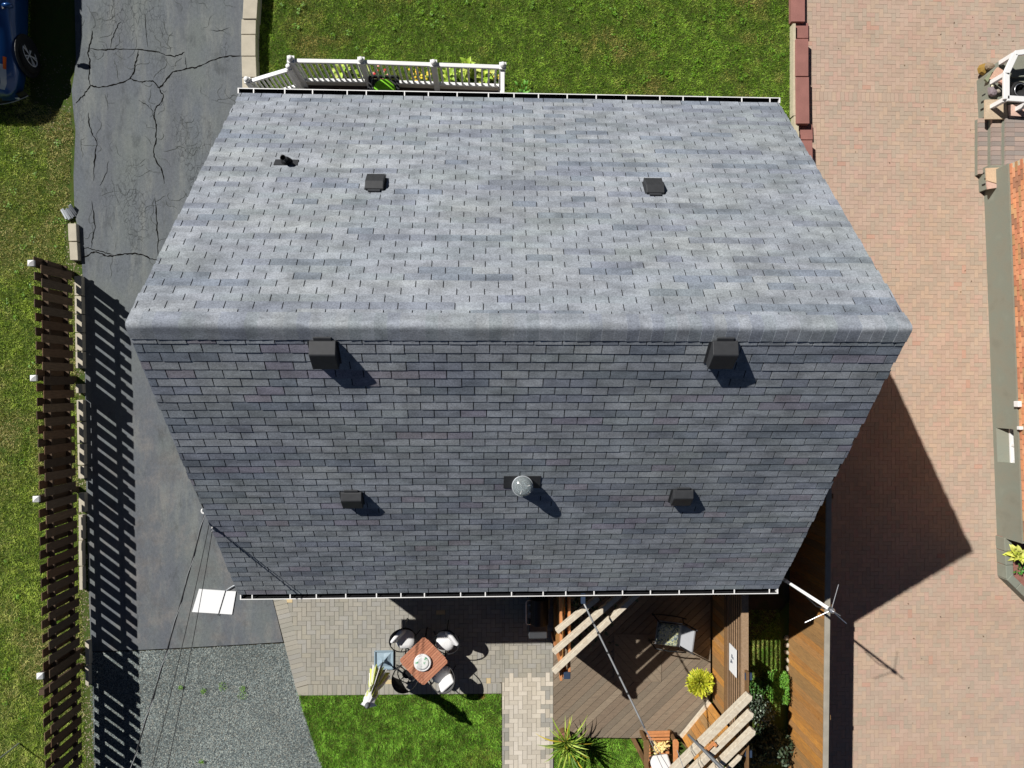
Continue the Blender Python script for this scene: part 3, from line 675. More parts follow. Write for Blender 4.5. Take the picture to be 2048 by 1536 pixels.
TAB, EXPO, TT, GAP = 0.3335, SL / 42.0, 0.0085, 0.0125
def tab_geo(x0, x1, jz, jv, lift=0.0, top=False):
    v0, v1 = jv, EXPO + (0.012 if not top else -0.075); t = TT + jz
    return [(x0, v0, t), (x1, v0, t + lift), (x1, v1, 0.0006), (x0, v1, 0.0006), (x0, v0, -0.0008), (x1, v0, -0.0008)], [(0, 1, 2, 3), (4, 5, 1, 0), (4, 0, 3), (5, 2, 1)]
TONES = [S(145, 151, 159), S(149, 154, 161), S(141, 147, 155), S(145, 150, 158), S(139, 146, 153)]
DARKT = [S(125, 133, 145), S(130, 136, 147), S(123, 131, 141), S(132, 138, 150)]
PURP = [S(137, 136, 149), S(140, 138, 148)]
tabs = []
for s_ in ('front', 'back'):
    drift = 0.0
    for r_ in range(42):
        drift = (0.5 * (r_ % 2) + 0.012 * r_) * TAB + R.uniform(-0.012, 0.012) + (0.11 if s_ == 'back' else 0.03)
        x = -TAB + drift % TAB; run_ = 0; tone = None
        while x < 2 * HL:
            if run_ <= 0:
                dark = R.random() < (0.33 if s_ == 'front' else 0.30)
                run_ = R.choice([1, 1, 2, 2, 3]) if dark else R.choice([1, 2, 3, 4])
                tone = R.choice(DARKT) if dark else R.choice(TONES)
                if s_ == 'back' and R.random() < 0.13: tone = R.choice(PURP); run_ = R.choice([1, 1, 2])
            run_ -= 1
            xa, xb = max(x + GAP / 2, 0.0 - R.uniform(0, 0.018)), min(x + TAB - GAP / 2, 2 * HL + R.uniform(0, 0.018))
            if xb - xa > 0.02:
                px, py = proj(SM[s_] @ Vector(((xa + xb) / 2, (r_ + 0.5) * EXPO, 0)))
                D = CAM_H - (SM[s_] @ Vector((xa, (r_ + 0.5) * EXPO, 0))).z
                v2 = CAM_H and Vector((0, 0, CAM_H)) - (SM[s_] @ Vector(((xa + xb) / 2, (r_ + 0.5) * EXPO, 0)))
                vis = (xb - xa) * nrm[s_].dot(v2) / v2.length ** 3
                full = xa > 0 and xb < 2 * HL and abs(xb - xa - (TAB - GAP)) < 1e-6 and r_ < 41
                tabs.append([vis if full else 0, s_, r_, xa, xb, jit(tone, 0.035)])
            x += TAB
order = sorted(range(len(tabs)), key=lambda i: -tabs[i][0]); big = set(order[:300])
field = MB()
shp = []
for k in range(6):
    m_ = MB(); vv, ff = tab_geo(-(TAB - GAP) / 2, (TAB - GAP) / 2, R.uniform(-0.001, 0.0018), R.uniform(-0.004, 0.003), R.uniform(-0.0015, 0.0015)); m_.add(vv, ff)
    me = m_.mesh('shingle'); me.materials.append(M['shingle']); shp.append(me)
hb = wl(roof)
for i, (_, s_, r_, xa, xb, col) in enumerate(tabs):
    if i in big:
        o = bpy.data.objects.new('shingle', R.choice(shp)); C.objects.link(o); o.parent = roof; o.color = (*col[:3], 1)
        mw = SM[s_] @ Matrix.Translation(((xa + xb) / 2, r_ * EXPO, 0)); mw.translation -= hb; o.matrix_local = mw
    else:
        vv, ff = tab_geo(xa, xb, R.uniform(-0.001, 0.0018), R.uniform(-0.004, 0.003), R.uniform(-0.0015, 0.0015), r_ == 41)
        field.add([SM[s_] @ Vector((a, b + r_ * EXPO, c_)) for a, b, c_ in vv], ff, col)
o = field.build('shingle_field', 'shingle', roof); o['kind'] = 'stuff'
# ridge caps: bent shingles lapped along the ridge
NCAP = 62; cw = 2 * HL / NCAP; HW = 0.185
rr = 0.065                             # radius of the rounded bend
def cap_pt(sv):                        # arc length from the apex, signed (+ = back slope)
    arc = rr * TH; a = abs(sv)
    yc, zc = 0.0, -rr / CT + 0.014
    if a < arc:
        t = a / rr; y, z = rr * math.sin(t), zc + rr * math.cos(t)
    else:
        y = rr * ST + (a - arc) * CT; z = zc + rr * CT - (a - arc) * ST
    return (-y if sv > 0 else y), z
ss = [-0.205, -0.17, -0.10, -0.06, -0.04, -0.02, 0, 0.02, 0.04, 0.06, 0.10, 0.17, 0.205]
caps = []
for k in range(4):
    m_ = MB(); vv = []
    for e_, lz in ((0, 0.008), (1, 0.0)):
        for sv in ss:
            y, z = cap_pt(sv * (1 + (R.uniform(-0.02, 0.03) if abs(sv) > 0.2 else 0)))
            vv.append((e_ * (cw + 0.02), y, z + lz + R.uniform(-0.001, 0.001)))
    L_ = len(ss); vv += vv[:L_] + [(0, y, z - 0.010) for _, y, z in vv[:L_]]
    ff = [(i, i + 1, L_ + i + 1, L_ + i) for i in range(L_ - 1)] + [(3 * L_ + i, 3 * L_ + i + 1, 2 * L_ + i + 1, 2 * L_ + i) for i in range(L_ - 1)]
    m_.add(vv, [f[::-1] for f in ff]); me = m_.mesh('ridge_cap', True); me.materials.append(M['shingle']); caps.append(me)
for k in range(NCAP):
    col = jit(R.choice(TONES + [S(137, 143, 154)]), 0.035)
    piece_ob('ridge_cap', R.choice(caps), roof, Vector((CX - HL + k * cw, CY, ZR + R.uniform(-0.001, 0.002))) - hb, col)
# gutters
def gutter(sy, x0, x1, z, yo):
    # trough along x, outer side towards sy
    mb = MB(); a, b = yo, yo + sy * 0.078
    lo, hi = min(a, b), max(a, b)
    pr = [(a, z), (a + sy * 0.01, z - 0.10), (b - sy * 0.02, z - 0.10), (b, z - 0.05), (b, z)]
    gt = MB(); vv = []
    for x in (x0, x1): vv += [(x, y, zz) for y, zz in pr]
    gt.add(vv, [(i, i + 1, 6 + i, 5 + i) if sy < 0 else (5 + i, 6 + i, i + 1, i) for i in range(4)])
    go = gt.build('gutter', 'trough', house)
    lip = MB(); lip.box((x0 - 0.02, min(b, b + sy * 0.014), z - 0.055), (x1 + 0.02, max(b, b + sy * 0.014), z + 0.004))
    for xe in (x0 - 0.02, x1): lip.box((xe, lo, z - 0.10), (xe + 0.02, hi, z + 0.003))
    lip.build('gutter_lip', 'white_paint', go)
    n_ = 19
    br = MB().box((-0.009, lo, -0.008), (0.009, hi, 0.002)).mesh('gutter_bracket', off=(0, (lo + hi) / 2, 0)); br.materials.append(M['white_paint'])
    for k in range(n_):
        x = x0 + (k + 0.55) * (x1 - x0) / n_ + R.uniform(-0.09, 0.09)
        piece_ob('gutter_bracket', br, go, Vector((x, (lo + hi) / 2, z + 0.002)) - wl(go), (0, 0, 0))
gutter(1, CX - HL - 0.02, CX + HL + 0.02, ZE - 0.01, CY + RUN + 0.004)
gutter(-1, CX - HL + 0.03, CX + HL - 0.01, ZE - 0.01, CY - RUN - 0.004)

# roof vents: flange, hood with sloping back, lip
def roof_vent(px, py, side, wd, ln, ht, label):
    x, v = on_roof(px, py, side, ht * 0.5); m_ = SM[side] @ Matrix.Translation((x, v, 0))
    fl = MB(); fl.box((-wd * 0.60, -ln * 0.50, TT), (wd * 0.56, ln * 0.42, TT + 0.005), None, m_)
    base = fl.build('roof_vent', 'vent_plastic', house); base['label'] = label
    h = wd / 2; pts = []
    for xx, k in ((-h, 1), (h, 1)):
        pts += [(xx, -ln * 0.50, 0.018), (xx, -ln * 0.50, ht * 0.72), (xx, ln * 0.16, ht), (xx, ln * 0.21, ht * 0.98), (xx, ln * 0.48, 0.045), (xx, ln * 0.48, 0.018)]
    fs = [(i, i + 1, 7 + i, 6 + i) for i in range(5)] + [(5, 4, 3, 2, 1, 0), (6, 7, 8, 9, 10, 11)]
    hd = MB(); hd.add([m_ @ Vector(p) for p in pts], fs); hd.build('hood', 'vent_plastic', base, bevel=0.007)
    tn = MB(); tn.box((-h * 0.68, ln * 0.40, 0.012), (h * 0.68, ln * 0.60, 0.034), None, m_); tn.build('tongue', 'vent_plastic', base, bevel=0.005)
roof_vent(648, 711, 'back', 0.305, 0.37, 0.165, 'tall black roof vent near the ridge on the left of the back slope')
roof_vent(1446, 711, 'back', 0.305, 0.37, 0.165, 'tall black roof vent near the ridge on the right of the back slope')
roof_vent(704, 1001, 'back', 0.29, 0.30, 0.12, 'small black roof vent low on the left of the back slope')
roof_vent(1364, 996, 'back', 0.29, 0.30, 0.12, 'small black roof vent low on the right of the back slope')
roof_vent(750, 363, 'front', 0.255, 0.33, 0.11, 'black roof vent beside the pipe on the front slope')
roof_vent(1308, 371, 'front', 0.255, 0.33, 0.11, 'black roof vent on the right of the front slope')
# plumbing pipe with rubber boot
x, v = on_roof(572, 318, 'front', 0.05); m_ = SM['front'] @ Matrix.Translation((x, v, 0)); p = m_.translation
mb = MB(); mb.box((-0.17, -0.05, TT), (0.17, 0.10, TT + 0.006), None, m_); fl = mb.build('vent_pipe', 'vent_plastic', house); fl['label'] = 'short black plumbing pipe on the front slope'
mb = MB(); mb.lathe([(0.085, 0.02 - 0.06), (0.07, 0.05), (0.052, 0.10)], 16, tuple(p)); mb.build('boot', 'rubber', fl, smooth=True)
mb = MB(); mb.lathe([(0.043, 0.0), (0.043, 0.21), (0.034, 0.213), (0.033, 0.12)], 16, tuple(p)); mb.build('pipe', 'black_metal', fl)
# tubular skylight
x, v = on_roof(1044, 976, 'back', 0.06); m_ = SM['back'] @ Matrix.Translation((x, v, 0)); p = m_.translation
mb = MB(); mb.box((-0.26, -0.06, TT), (0.26, 0.20, TT + 0.006), None, m_); sk = mb.build('skylight', 'vent_plastic', house); sk['label'] = 'round clear dome of a tubular skylight on the back slope'
mb = MB(); mb.lathe([(0.16, -0.10), (0.138, 0.04), (0.132, 0.15)], 28, tuple(p)); mb.build('tube', 'galv', sk, smooth=True)
mb = MB(); mb.tube([(p.x + 0.141 * math.cos(t), p.y + 0.141 * math.sin(t), p.z + 0.157) for t in np.linspace(0, 2 * math.pi, 29)[:-1]], 0.010, 6, closed=True); mb.build('ring', 'galv', sk, smooth=True)
mb = MB(); mb.lathe([(0.139 * math.cos(t), 0.16 + 0.085 * math.sin(t)) for t in np.linspace(0, math.pi / 2 * 0.985, 9)], 32, tuple(p)); mb.build('dome', 'dome', sk, smooth=True)
mb = MB()
for a in (0.2, 2.3, 4.4): mb.tube([(p.x + r_ * math.cos(a), p.y + r_ * math.sin(a), p.z + 0.20 + 0.04 * (1 - (r_ / 0.14) ** 2)) for r_ in (0.03, 0.07, 0.105)], 0.005, 5)
mb.build('dome_rib', 'white_paint', sk)

# ------------------------------------------------------------------ FRONT PORCH with white railing
DZ = 0.45; RZ = 1.50
pb = g(700, 178, DZ)
porch = thing('porch', (pb.x, pb.y - 0.4, 0), 'front porch with dark floor and white picket railing', 'porch')
post_px = [(579.7, 116), (721, 118.5), (866.6, 124), (1005.6, 129)]
posts = [g(x, y, 1.62) for x, y in post_px]
PY0 = posts[0].y; 
mb = MB(); k = 0
yy = CY + RUN - 0.36
while yy < posts[3].y - 0.06:
    yy += 0.14
M['porch_floor'] = plain('porch_floor', S(78, 66, 60), 0.8, 0.12, 6, (1, 6, 1), bump=0.2)
yy = Y1w + 0.005; fb = MB().box((0, 0, -0.03), (posts[3].x - posts[0].x + 0.06, 0.136, 0)).mesh('floor_board'); fb.materials.append(M['porch_floor'])
while yy < posts[0].y - 0.02:
    piece_ob('floor_board', fb, porch, Vector((posts[0].x - 0.03, yy, DZ)) - wl(porch), (0, 0, 0)); yy += 0.14
mb = MB(); mb.box((posts[0].x - 0.03, Y1w + 0.01, 0.0), (posts[3].x + 0.03, posts[0].y - 0.09, DZ - 0.032)); mb.build('skirt', 'brown_wood', porch)
def post(p, ztop, zb=0.02, r=0.055, cap=0.066):
    mb = MB(); mb.box((p.x - r, p.y - r, zb), (p.x + r, p.y + r, ztop)); o_ = mb.build('post', 'white_paint', porch, bevel=0.006)
    c_ = MB(); c_.box((p.x - cap, p.y - cap, ztop), (p.x + cap, p.y + cap, ztop + 0.025)); c_.lathe([(0.04, 0.024), (0.055, 0.05), (0.052, 0.08), (0.03, 0.105), (0.004, 0.112)], 12, (p.x, p.y, ztop)); c_.build('post_cap', 'white_paint', o_)
for p in posts: post(p, 1.55)
sp = g(577, 133, 1.42); post(sp, 1.36, 0.02, 0.05, 0.055)
le = g(493, 158.5, 1.12); post(le, 1.06, 0.0, 0.05, 0.058)
bal = MB().box((-0.019, -0.012, 0), (0.019, 0.012, 1.0)).mesh('baluster'); bal.materials.append(M['white_paint'])
def rail_run(a, b, za, zb_, zlow_a, zlow_b, n_, kick):
    mb = MB(); mb.beam((a.x, a.y, za), (b.x, b.y, zb_), 0.075, 0.05); mb.build('top_rail', 'white_paint', porch, bevel=0.008)
    mb = MB(); mb.beam((a.x, a.y, zlow_a), (b.x, b.y, zlow_b), 0.055, 0.06); mb.build('bottom_rail', 'white_paint', porch)
    if kick:
        mb = MB(); mb.beam((a.x, a.y, zlow_a - 0.11), (b.x, b.y, zlow_b - 0.11), 0.04, 0.155); mb.build('kick_board', 'siding_beige', porch)
    for k in range(n_):
        t = (k + 1) / (n_ + 1); p = a.lerp(b, t); z0 = zlow_a + (zlow_b - zlow_a) * t + 0.03; z1 = za + (zb_ - za) * t - 0.025
        o_ = piece_ob('baluster', bal, porch, Vector((p.x, p.y, z0)) - wl(porch), (0, 0, 0)); o_.scale = (1, 1, z1 - z0)
M['siding_beige'] = plain('siding_beige', S(212, 204, 190), 0.7, 0.04, 6)
for i in range(3): rail_run(posts[i], posts[i + 1], RZ, RZ, 0.66, 0.66, 11 if i < 2 else 9, True)
rail_run(le, sp, 1.0, 1.30, 0.28, 0.58, 9, False)
endp = Vector((posts[3].x, Y1w + 0.10, 0)); rail_run(posts[3], endp, RZ, RZ, 0.66, 0.66, 7, True)
mb = MB()
for k in range(3): mb.box((le.x + 0.10 + k * 0.26, Y1w + 0.02, 0.0 + 0.0), (le.x + 0.10 + (k + 1) * 0.26 - 0.003, sp.y - 0.10, 0.12 * (k + 1)))
mb.build('step', 'siding_beige', porch)
# rocking chair with the round green cushion
cp = g(768, 178, 0.95)
pch = thing('porch_chair', (cp.x, cp.y, DZ), 'dark porch chair by the gutter holding a green cushion', 'chair')
mb = MB(); mb.box((cp.x - 0.25, cp.y - 0.24, DZ + 0.36), (cp.x + 0.25, cp.y + 0.24, DZ + 0.40)); mb.build('seat', 'black_plastic', pch, bevel=0.02)
mb = MB(); mb.box((cp.x - 0.27, cp.y + 0.255, DZ + 0.36), (cp.x + 0.27, cp.y + 0.30, DZ + 0.46)); mb.build('backrest', 'black_plastic', pch, bevel=0.02)
lg = MB().box((-0.02, -0.02, 0), (0.02, 0.02, 0.36)).mesh('leg'); lg.materials.append(M['black_plastic'])
for sx in (-1, 1):
    for sy in (-1, 1): piece_ob('leg', lg, pch, Vector((sx * 0.22, sy * 0.2, 0)), (0, 0, 0))
    mb = MB(); mb.box((cp.x + sx * 0.27 - 0.03, cp.y - 0.22, DZ + 0.50), (cp.x + sx * 0.27 + 0.03, cp.y + 0.24, DZ + 0.53)); mb.build('armrest', 'black_plastic', pch)
cu = thing('cushion', (cp.x, cp.y, DZ + 0.405), 'round bright green cushion with a pale crescent on the porch chair', 'cushion')
mb = MB(); mb.lathe([(0.13, 0), (0.20, 0.02), (0.215, 0.05), (0.20, 0.08), (0.12, 0.10), (0.01, 0.105)], 28, (cp.x, cp.y, DZ + 0.405)); mb.build('cover', 'green_cloth', cu, smooth=True)
mb = MB(); cs = [(0.196 * math.cos(t), 0.196 * math.sin(t)) for t in np.linspace(math.pi * 1.02, math.pi * 1.98, 14)]; ci = [(0.16 * math.cos(t), -0.035 + 0.035 * math.sin(t)) for t in np.linspace(math.pi * 1.98, math.pi * 1.02, 14)]
mb.prism([(cp.x + a, cp.y + b) for a, b in cs + ci], DZ + 0.49, DZ + 0.513); mb.build('pale_panel', 'lime_cloth', cu)

# ------------------------------------------------------------------ leafy plants
def leaf_mesh(name, L, W_, arch, droop, fold=0.15, seg=5):
    m_ = MB(); vv = []
    for i in range(seg + 1):
        t = i / seg; wv = W_ * math.sin(math.pi * min(1, 0.08 + t * 0.92)) ** 0.8 * (1 - t * 0.25) if i < seg else 0.002
        zz = arch * math.sin(math.pi * t * 0.75) - droop * t * t
        vv += [(t * L, -wv / 2, zz + fold * wv), (t * L, 0, zz), (t * L, wv / 2, zz + fold * wv)]
    m_.add(vv, [f for i in range(seg) for f in ((i * 3, i * 3 + 3, i * 3 + 4, i * 3 + 1), (i * 3 + 1, i * 3 + 4, i * 3 + 5, i * 3 + 2))])
    me = m_.mesh(name, True); me.materials.append(M['leaf']); return me
def plant(name, loc, label, cat, n_, meshes, cols, tilt, rad=0.0, zj=0.05, group=None, sc=(0.8, 1.2)):
    t_ = thing(name, loc, label, cat, group)
    for k in range(n_):
        a = 2 * math.pi * k * 0.381966 + R.uniform(-0.3, 0.3); f = k / max(1, n_ - 1)
        r0 = rad * R.random()
        o_ = piece_ob('leaf', R.choice(meshes), t_, (r0 * math.cos(a), r0 * math.sin(a), zj * (1 - f) + R.uniform(0, 0.01)), jit(R.choice(cols), 0.15), None)
        o_.rotation_euler = Euler((R.uniform(-0.25, 0.25), -(tilt[0] + (tilt[1] - tilt[0]) * (1 - f) + R.uniform(-0.1, 0.1)), a)); s_ = R.uniform(*sc); o_.scale = (s_, s_, s_)
    return t_
hosta = [leaf_mesh('leaf', 0.22, 0.13, 0.06, 0.06, 0.2, 7), leaf_mesh('leaf', 0.19, 0.115, 0.05, 0.06, 0.2, 7), leaf_mesh('leaf', 0.15, 0.09, 0.05, 0.03, 0.2, 7)]
HOST = [S(190, 206, 90), S(206, 216, 120), S(168, 196, 70), S(150, 184, 60)]
for (px, py, z, n_, lab) in [(685, 150, 0.10, 26, 'lime hosta behind the left panel of the porch railing'), (728, 152, 0.08, 18, 'lime hosta beside the second railing post'),
                             (935, 138, 0.22, 36, 'tall lime hosta reaching above the right panel of the porch railing'), (898, 158, 0.05, 14, 'small lime hosta beside the third railing post'), (968, 158, 0.10, 18, 'lime hosta close to the end post of the porch')]:
    p = g(px, py, z); plant('hosta', (p.x, p.y, 0.0), lab, 'plant', n_, hosta, HOST, (0.2, 0.9), 0.05, 0.16 + z)
small = [leaf_mesh('leaf', 0.09, 0.05, 0.02, 0.02, seg=3), leaf_mesh('leaf', 0.07, 0.045, 0.02, 0.01, seg=3)]
def blooms(name, loc, label, n_, r, h, cols, green):
    t_ = plant(name, loc, label, 'flowers', 18, small, green, (0.2, 0.9), r * 0.7, h)
    pm = MB().lathe([(0.012, 0), (0.026, 0.008), (0.014, 0.014)], 6).mesh('bloom'); pm.materials.append(M['petal'])
    for k in range(n_):
        a = R.uniform(0, 6.28); q_ = r * math.sqrt(R.random()); piece_ob('bloom', pm, t_, (q_ * math.cos(a), q_ * math.sin(a), h + R.uniform(0.0, 0.10)), jit(R.choice(cols), 0.2))
for (px, py, lab, cols) in [(762, 150, 'pink and red flowers behind the middle railing panel', [S(214, 120, 120), S(190, 60, 60), S(226, 160, 150)]), (830, 152, 'orange and yellow flowers behind the middle railing panel', [S(236, 190, 60), S(230, 150, 50), S(240, 210, 90)]),
                            (848, 155, 'yellow flowers touching the third railing post', [S(240, 214, 80), S(226, 200, 60)]), (983, 158, 'small yellow flowers at the end post of the porch', [S(230, 210, 70), S(220, 190, 50)])]:
    p = g(px, py, 0.15); blooms('flower_clump', (p.x, p.y, 0.0), lab, 14, 0.16, 0.16, cols, [S(70, 104, 44), S(96, 120, 60)])
p = g(1046, 185, 0.1); plant('weed_clump', (p.x, p.y, 0.0), 'small bright green seedlings by the gutter right of the porch', 'plant', 26, small, [S(90, 150, 50), S(110, 170, 70)], (0.1, 0.7), 0.22, 0.08)

# ------------------------------------------------------------------ edging and garden walls
def block(name, quad, z0, z1, mat, label, cat, group, bev=0.008):
    mb = MB(); mb.prism([(p.x, p.y) for p in quad], z0, z1, bottom=True)
    b = sum((Vector(p) for p in quad), Vector()) / 4
    o_ = ob(name, mb.mesh(name, off=(b.x, b.y, z0)), None, mat); o_.location = (b.x, b.y, z0); o_.color = (0, 0, 0, 1)
    m_ = o_.modifiers.new('bevel', 'BEVEL'); m_.width = bev; m_.segments = 2; m_.limit_method = 'ANGLE'
    return prop(o_, label, cat, group)
rows = [(-58, 37, 490, 519, 485, 513, 0.27), (38.5, 68, 483, 512, 482, 511.5, 0.24), (69.5, 111.5, 482.5, 511, 482.5, 511, 0.24), (113, 154, 483, 511.5, 484, 513, 0.24), (155.5, 196, 484, 513, 485, 514, 0.24)]
labs = ['topmost wall block at the edge of the frame, widest of the beige row', 'shortest beige wall block, second from the top edge', 'beige wall block in the middle of the row by the driveway', 'beige wall block meeting the long driveway crack', 'beige wall block under the end post of the stair railing']
for (y0, y1, xa0, xb0, xa1, xb1, z), lab in zip(rows, labs):
    block('wall_block', [g(xa0, y0, z), g(xb0, y0, z), g(xb1, y1, z), g(xa1, y1, z)], 0.001, z, 'concrete', lab, 'block', 'beige concrete blocks along the front lawn')
redrows = [(-58, 43, 1583, 1610, 0.14, 1616), (46, 76, 1591, 1617, 0.06, 1617), (77.5, 152, 1592, 1617, 0.20, 1617), (154, 247, 1592.5, 1618, 0.205, 1618), (249, 279, 1597, 1625, 0.07, 1625), (280.5, 345, 1598, 1625, 0.21, 1625), (347, 400, 1600, 1627, 0.21, 1627)]
rl = ['red coping slab at the top edge of the frame, set left of the others', 'shortest upper red coping slab, lying nearly flush with the pavers', 'red coping slab between the two plain joints', 'longest red coping slab beside the lawn', 'short low red coping slab where the row steps to the right', 'red coping slab casting the lower shadow strip, nearest the roof edge', 'red coping slab disappearing under the roof edge']
for (y0, y1, xa, xb, z, xe), lab in zip(redrows, rl):
    block('coping_slab', [g(xa, y0, z), g(xb, y0, z), g(xb + (1 if y0 > 100 else 0), y1, z), g(xa + (1 if y0 > 100 else 0), y1, z)], 0.0, z, 'coping', lab, 'slab', 'red coping slabs between lawn and paved driveway', 0.006)
mb = MB()
for a, b, xa, xb in ((47, 231, 1586, 1592), (232, 262, 1588, 1598), (262, 410, 1590, 1599)):
    mb.prism([g(xa, a, 0.15), g(xb - 0.6, a, 0.15), g(xb - 0.6, b, 0.15), g(xa, b, 0.15)], -0.03, 0.15)
prop(mb.build('mortar_strip', 'mortar'), 'pale mortar strip along the lawn side of the red coping', 'edging')
# edging blocks by the fence
eb = [(447, 482, 135.5, 152, 137, 153.5), (484, 520, 138, 154, 140, 156)]
el = ['upper of the two loose pale edging blocks beyond the fence end', 'lower of the two loose pale edging blocks beyond the fence end']
fy = [552, 592, 629, 666, 703, 738]
for i in range(5): eb.append((fy[i], fy[i + 1] - 1.5, 148.5 + i * 0.6, 163 + i * 0.7, 149 + i * 0.6, 163.5 + i * 0.7)); el.append(['first', 'second', 'third', 'fourth', 'fifth'][i] + ' pale edging block counted down from the fence end')
more = [(768, 786, 151, 165), (800, 842, 153, 166), (844, 886, 154, 167), (888, 930, 155, 168), (932, 957, 156, 168), (986, 1024, 157, 169), (1030, 1080, 157, 165), (1082, 1132, 157, 164), (1134, 1180, 158, 165), (1282, 1330, 170, 178), (1332, 1372, 170, 177)]
ml = ['lone short edging block below the second fence post', 'edging block at the height of the roof vents', 'edging block left of the middle of the back slope', 'edging block two above the third fence post', 'edging block just above the third fence post', 'edging block just below the third fence post', 'sunken narrow edging block level with the service mast', 'sunken narrow edging block level with the overhead wires', 'sunken narrow edging block level with the white sheet', 'edging block beside the start of the gravel', 'edging block beside the gravel near the last fence post']
for (y0, y1, xa, xb), lab in zip(more, ml): eb.append((y0, y1, xa, xb, xa + 0.6, xb + 0.6)); el.append(lab)
for (y0, y1, xa0, xb0, xa1, xb1), lab in zip(eb, el):
    z = 0.11
    block('edging_block', [g(xa0, y0, z), g(xb0, y0, z), g(xb1, y1, z), g(xa1, y1, z)], -0.02, z, 'concrete', lab, 'block', 'pale edging blocks along the driveway')
p = g(138, 425, 0.05); mb = MB()
for k in range(7): mb.box((p.x - 0.12 + k * 0.035, p.y - 0.10 + R.uniform(-.03, .03), -0.01), (p.x - 0.09 + k * 0.035, p.y + 0.10 + R.uniform(-.03, .03), 0.05 + R.uniform(0, 0.04)), None, Matrix.Translation(p) @ Euler((0.1 * k, 0.2, 0.5)).to_matrix().to_4x4() @ Matrix.Translation(-p))
prop(mb.build('broken_block', 'galv'), 'crumbled grey stone fragments above the loose edging blocks', 'rubble')

# ------------------------------------------------------------------ PICKET FENCE on the left
F0 = Vector((-8.32, 2.36, 0)); F1 = Vector((-8.06, -8.9, 0))
fd = (F1 - F0); FLEN = fd.length; fd.normalize(); fn = Vector((-fd.y, fd.x, 0))      # fn points to +x (driveway side)
if fn.x < 0: fn = -fn
fence = thing('picket_fence', F0, 'dark brown shadowbox picket fence with white post caps', 'fence')
ang = math.atan2(fd.y, fd.x)
FW = [S(98, 80, 64), S(84, 69, 55), S(112, 92, 72), S(94, 80, 66), S(104, 80, 60)]
pk = []
for k in range(4):
    m_ = MB(); hw = 0.0785; zt = 1.27; cc = 0.010
    o2 = [(-hw, 0.27), (hw, 0.27), (hw, zt - cc), (hw - cc, zt), (-hw + cc, zt), (-hw, zt - cc)]
    m_.add([(x, -0.007, z) for x, z in o2] + [(x, 0.007, z) for x, z in o2], [tuple(range(6)), tuple(range(11, 5, -1))] + [(i, 6 + i, 6 + (i + 1) % 6, (i + 1) % 6) for i in range(6)])
    me = m_.mesh('picket'); me.materials.append(M['fence_wood']); pk.append(me)
PER = 0.262
s = 0.06; k = 0
while s < FLEN:
    for off, sd_ in ((0.0, -0.061), (PER / 2, 0.061)):
        q_ = F0 + fd * (s + off) + fn * sd_ + Vector((0, 0, R.uniform(-0.015, 0.015)))
        piece_ob('picket', R.choice(pk), fence, q_ - F0, jit(R.choice(FW), 0.2), (R.gauss(0, 0.004), R.gauss(0, 0.008), ang + R.gauss(0, 0.015)))
    s += PER
for z in (0.38, 1.00):
    mb = MB(); mb.beam(F0 + Vector((0, 0, z)), F1 + Vector((0, 0, z)), 0.085, 0.042, col=FW[1]); o_ = mb.build('rail', 'fence_wood', fence)
pmesh = MB().box((-0.05, -0.05, 0), (0.05, 0.05, 1.30)).mesh('fence_post'); pmesh.materials.append(M['fence_wood'])
cmesh = MB().box((-0.056, -0.056, 0), (0.056, 0.056, 0.045)).add([(-0.056, -0.056, 0.045), (0.056, -0.056, 0.045), (0.056, 0.056, 0.045), (-0.056, 0.056, 0.045), (0, 0, 0.085)], [(0, 1, 4), (1, 2, 4), (2, 3, 4), (3, 0, 4)]).mesh('post_cap'); cmesh.materials.append(M['white_paint'])
for (px, py) in ((70, 526), (79, 756), (85, 998), (None, -5.75), (95, 1352), (None, -8.7)):
    y_ = py if px is None else g(px, py, 1.34).y
    t = (F0.y - y_) / -fd.y; q_ = F0 + fd * max(0.0, t) - fn * 0.075
    o_ = piece_ob('fence_post', pmesh, fence, q_ - F0, jit(FW[1], 0.1), (0, 0, ang))
    if px is not None:
        piece_ob('post_cap', cmesh, o_, (0, 0, 1.30), (0, 0, 0))

# stake in the lawn
p = g(38, 1487); mb = MB(); mb.tube([(p.x, p.y, 0), (p.x, p.y, 0.78)], 0.016, 8)
prop(mb.build('garden_stake', 'galv'), 'thin grey metal stake standing in the lawn by the frame corner', 'stake')

# ------------------------------------------------------------------ BOARD FENCE, SCREENS, DECK, PERGOLAS
CED = [S(188, 132, 68), S(178, 126, 70), S(164, 126, 80), S(196, 138, 68), S(156, 122, 80), S(182, 134, 82)]
def board_wall(t_, a, b, z0, z1, wd, th, mat, cols, name='board', gap=0.004, side=0.0):
    d = (b - a); L = d.length; d.normalize(); nn = Vector((-d.y, d.x, 0)); an = math.atan2(d.y, d.x); n_ = max(1, round(L / wd)); ww = L / n_
    me = MB().box((-(ww - gap) / 2, -th / 2, 0), ((ww - gap) / 2, th / 2, z1 - z0)).mesh(name); me.materials.append(M[mat])
    for k in range(n_):
        q_ = a + d * ((k + 0.5) * ww) + nn * (side + R.uniform(-0.003, 0.003)) + Vector((0, 0, z0))
        piece_ob(name, me, t_, q_ - wl(t_), jit(R.choice(cols), 0.12), (0, 0, an + R.gauss(0, 0.006)))
fx = 6.56
ra = Vector((6.60, 0.2, 0)); rb = Vector((6.50, -8.9, 0))
bf = thing('board_fence', ra, 'tall orange brown board fence with a grey top cap', 'fence')
board_wall(bf, ra, rb, 0.03, 1.60, 0.142, 0.02, 'cedar', CED)
mb = MB(); mb.beam(ra + Vector((0.03, 0, 1.625)), rb + Vector((0.03, 0, 1.625)), 0.10, 0.036); 
M['fence_cap'] = plain('fence_cap', S(160, 154, 142), 0.9, 0.12, 6, bump=0.3, fine=0.05)
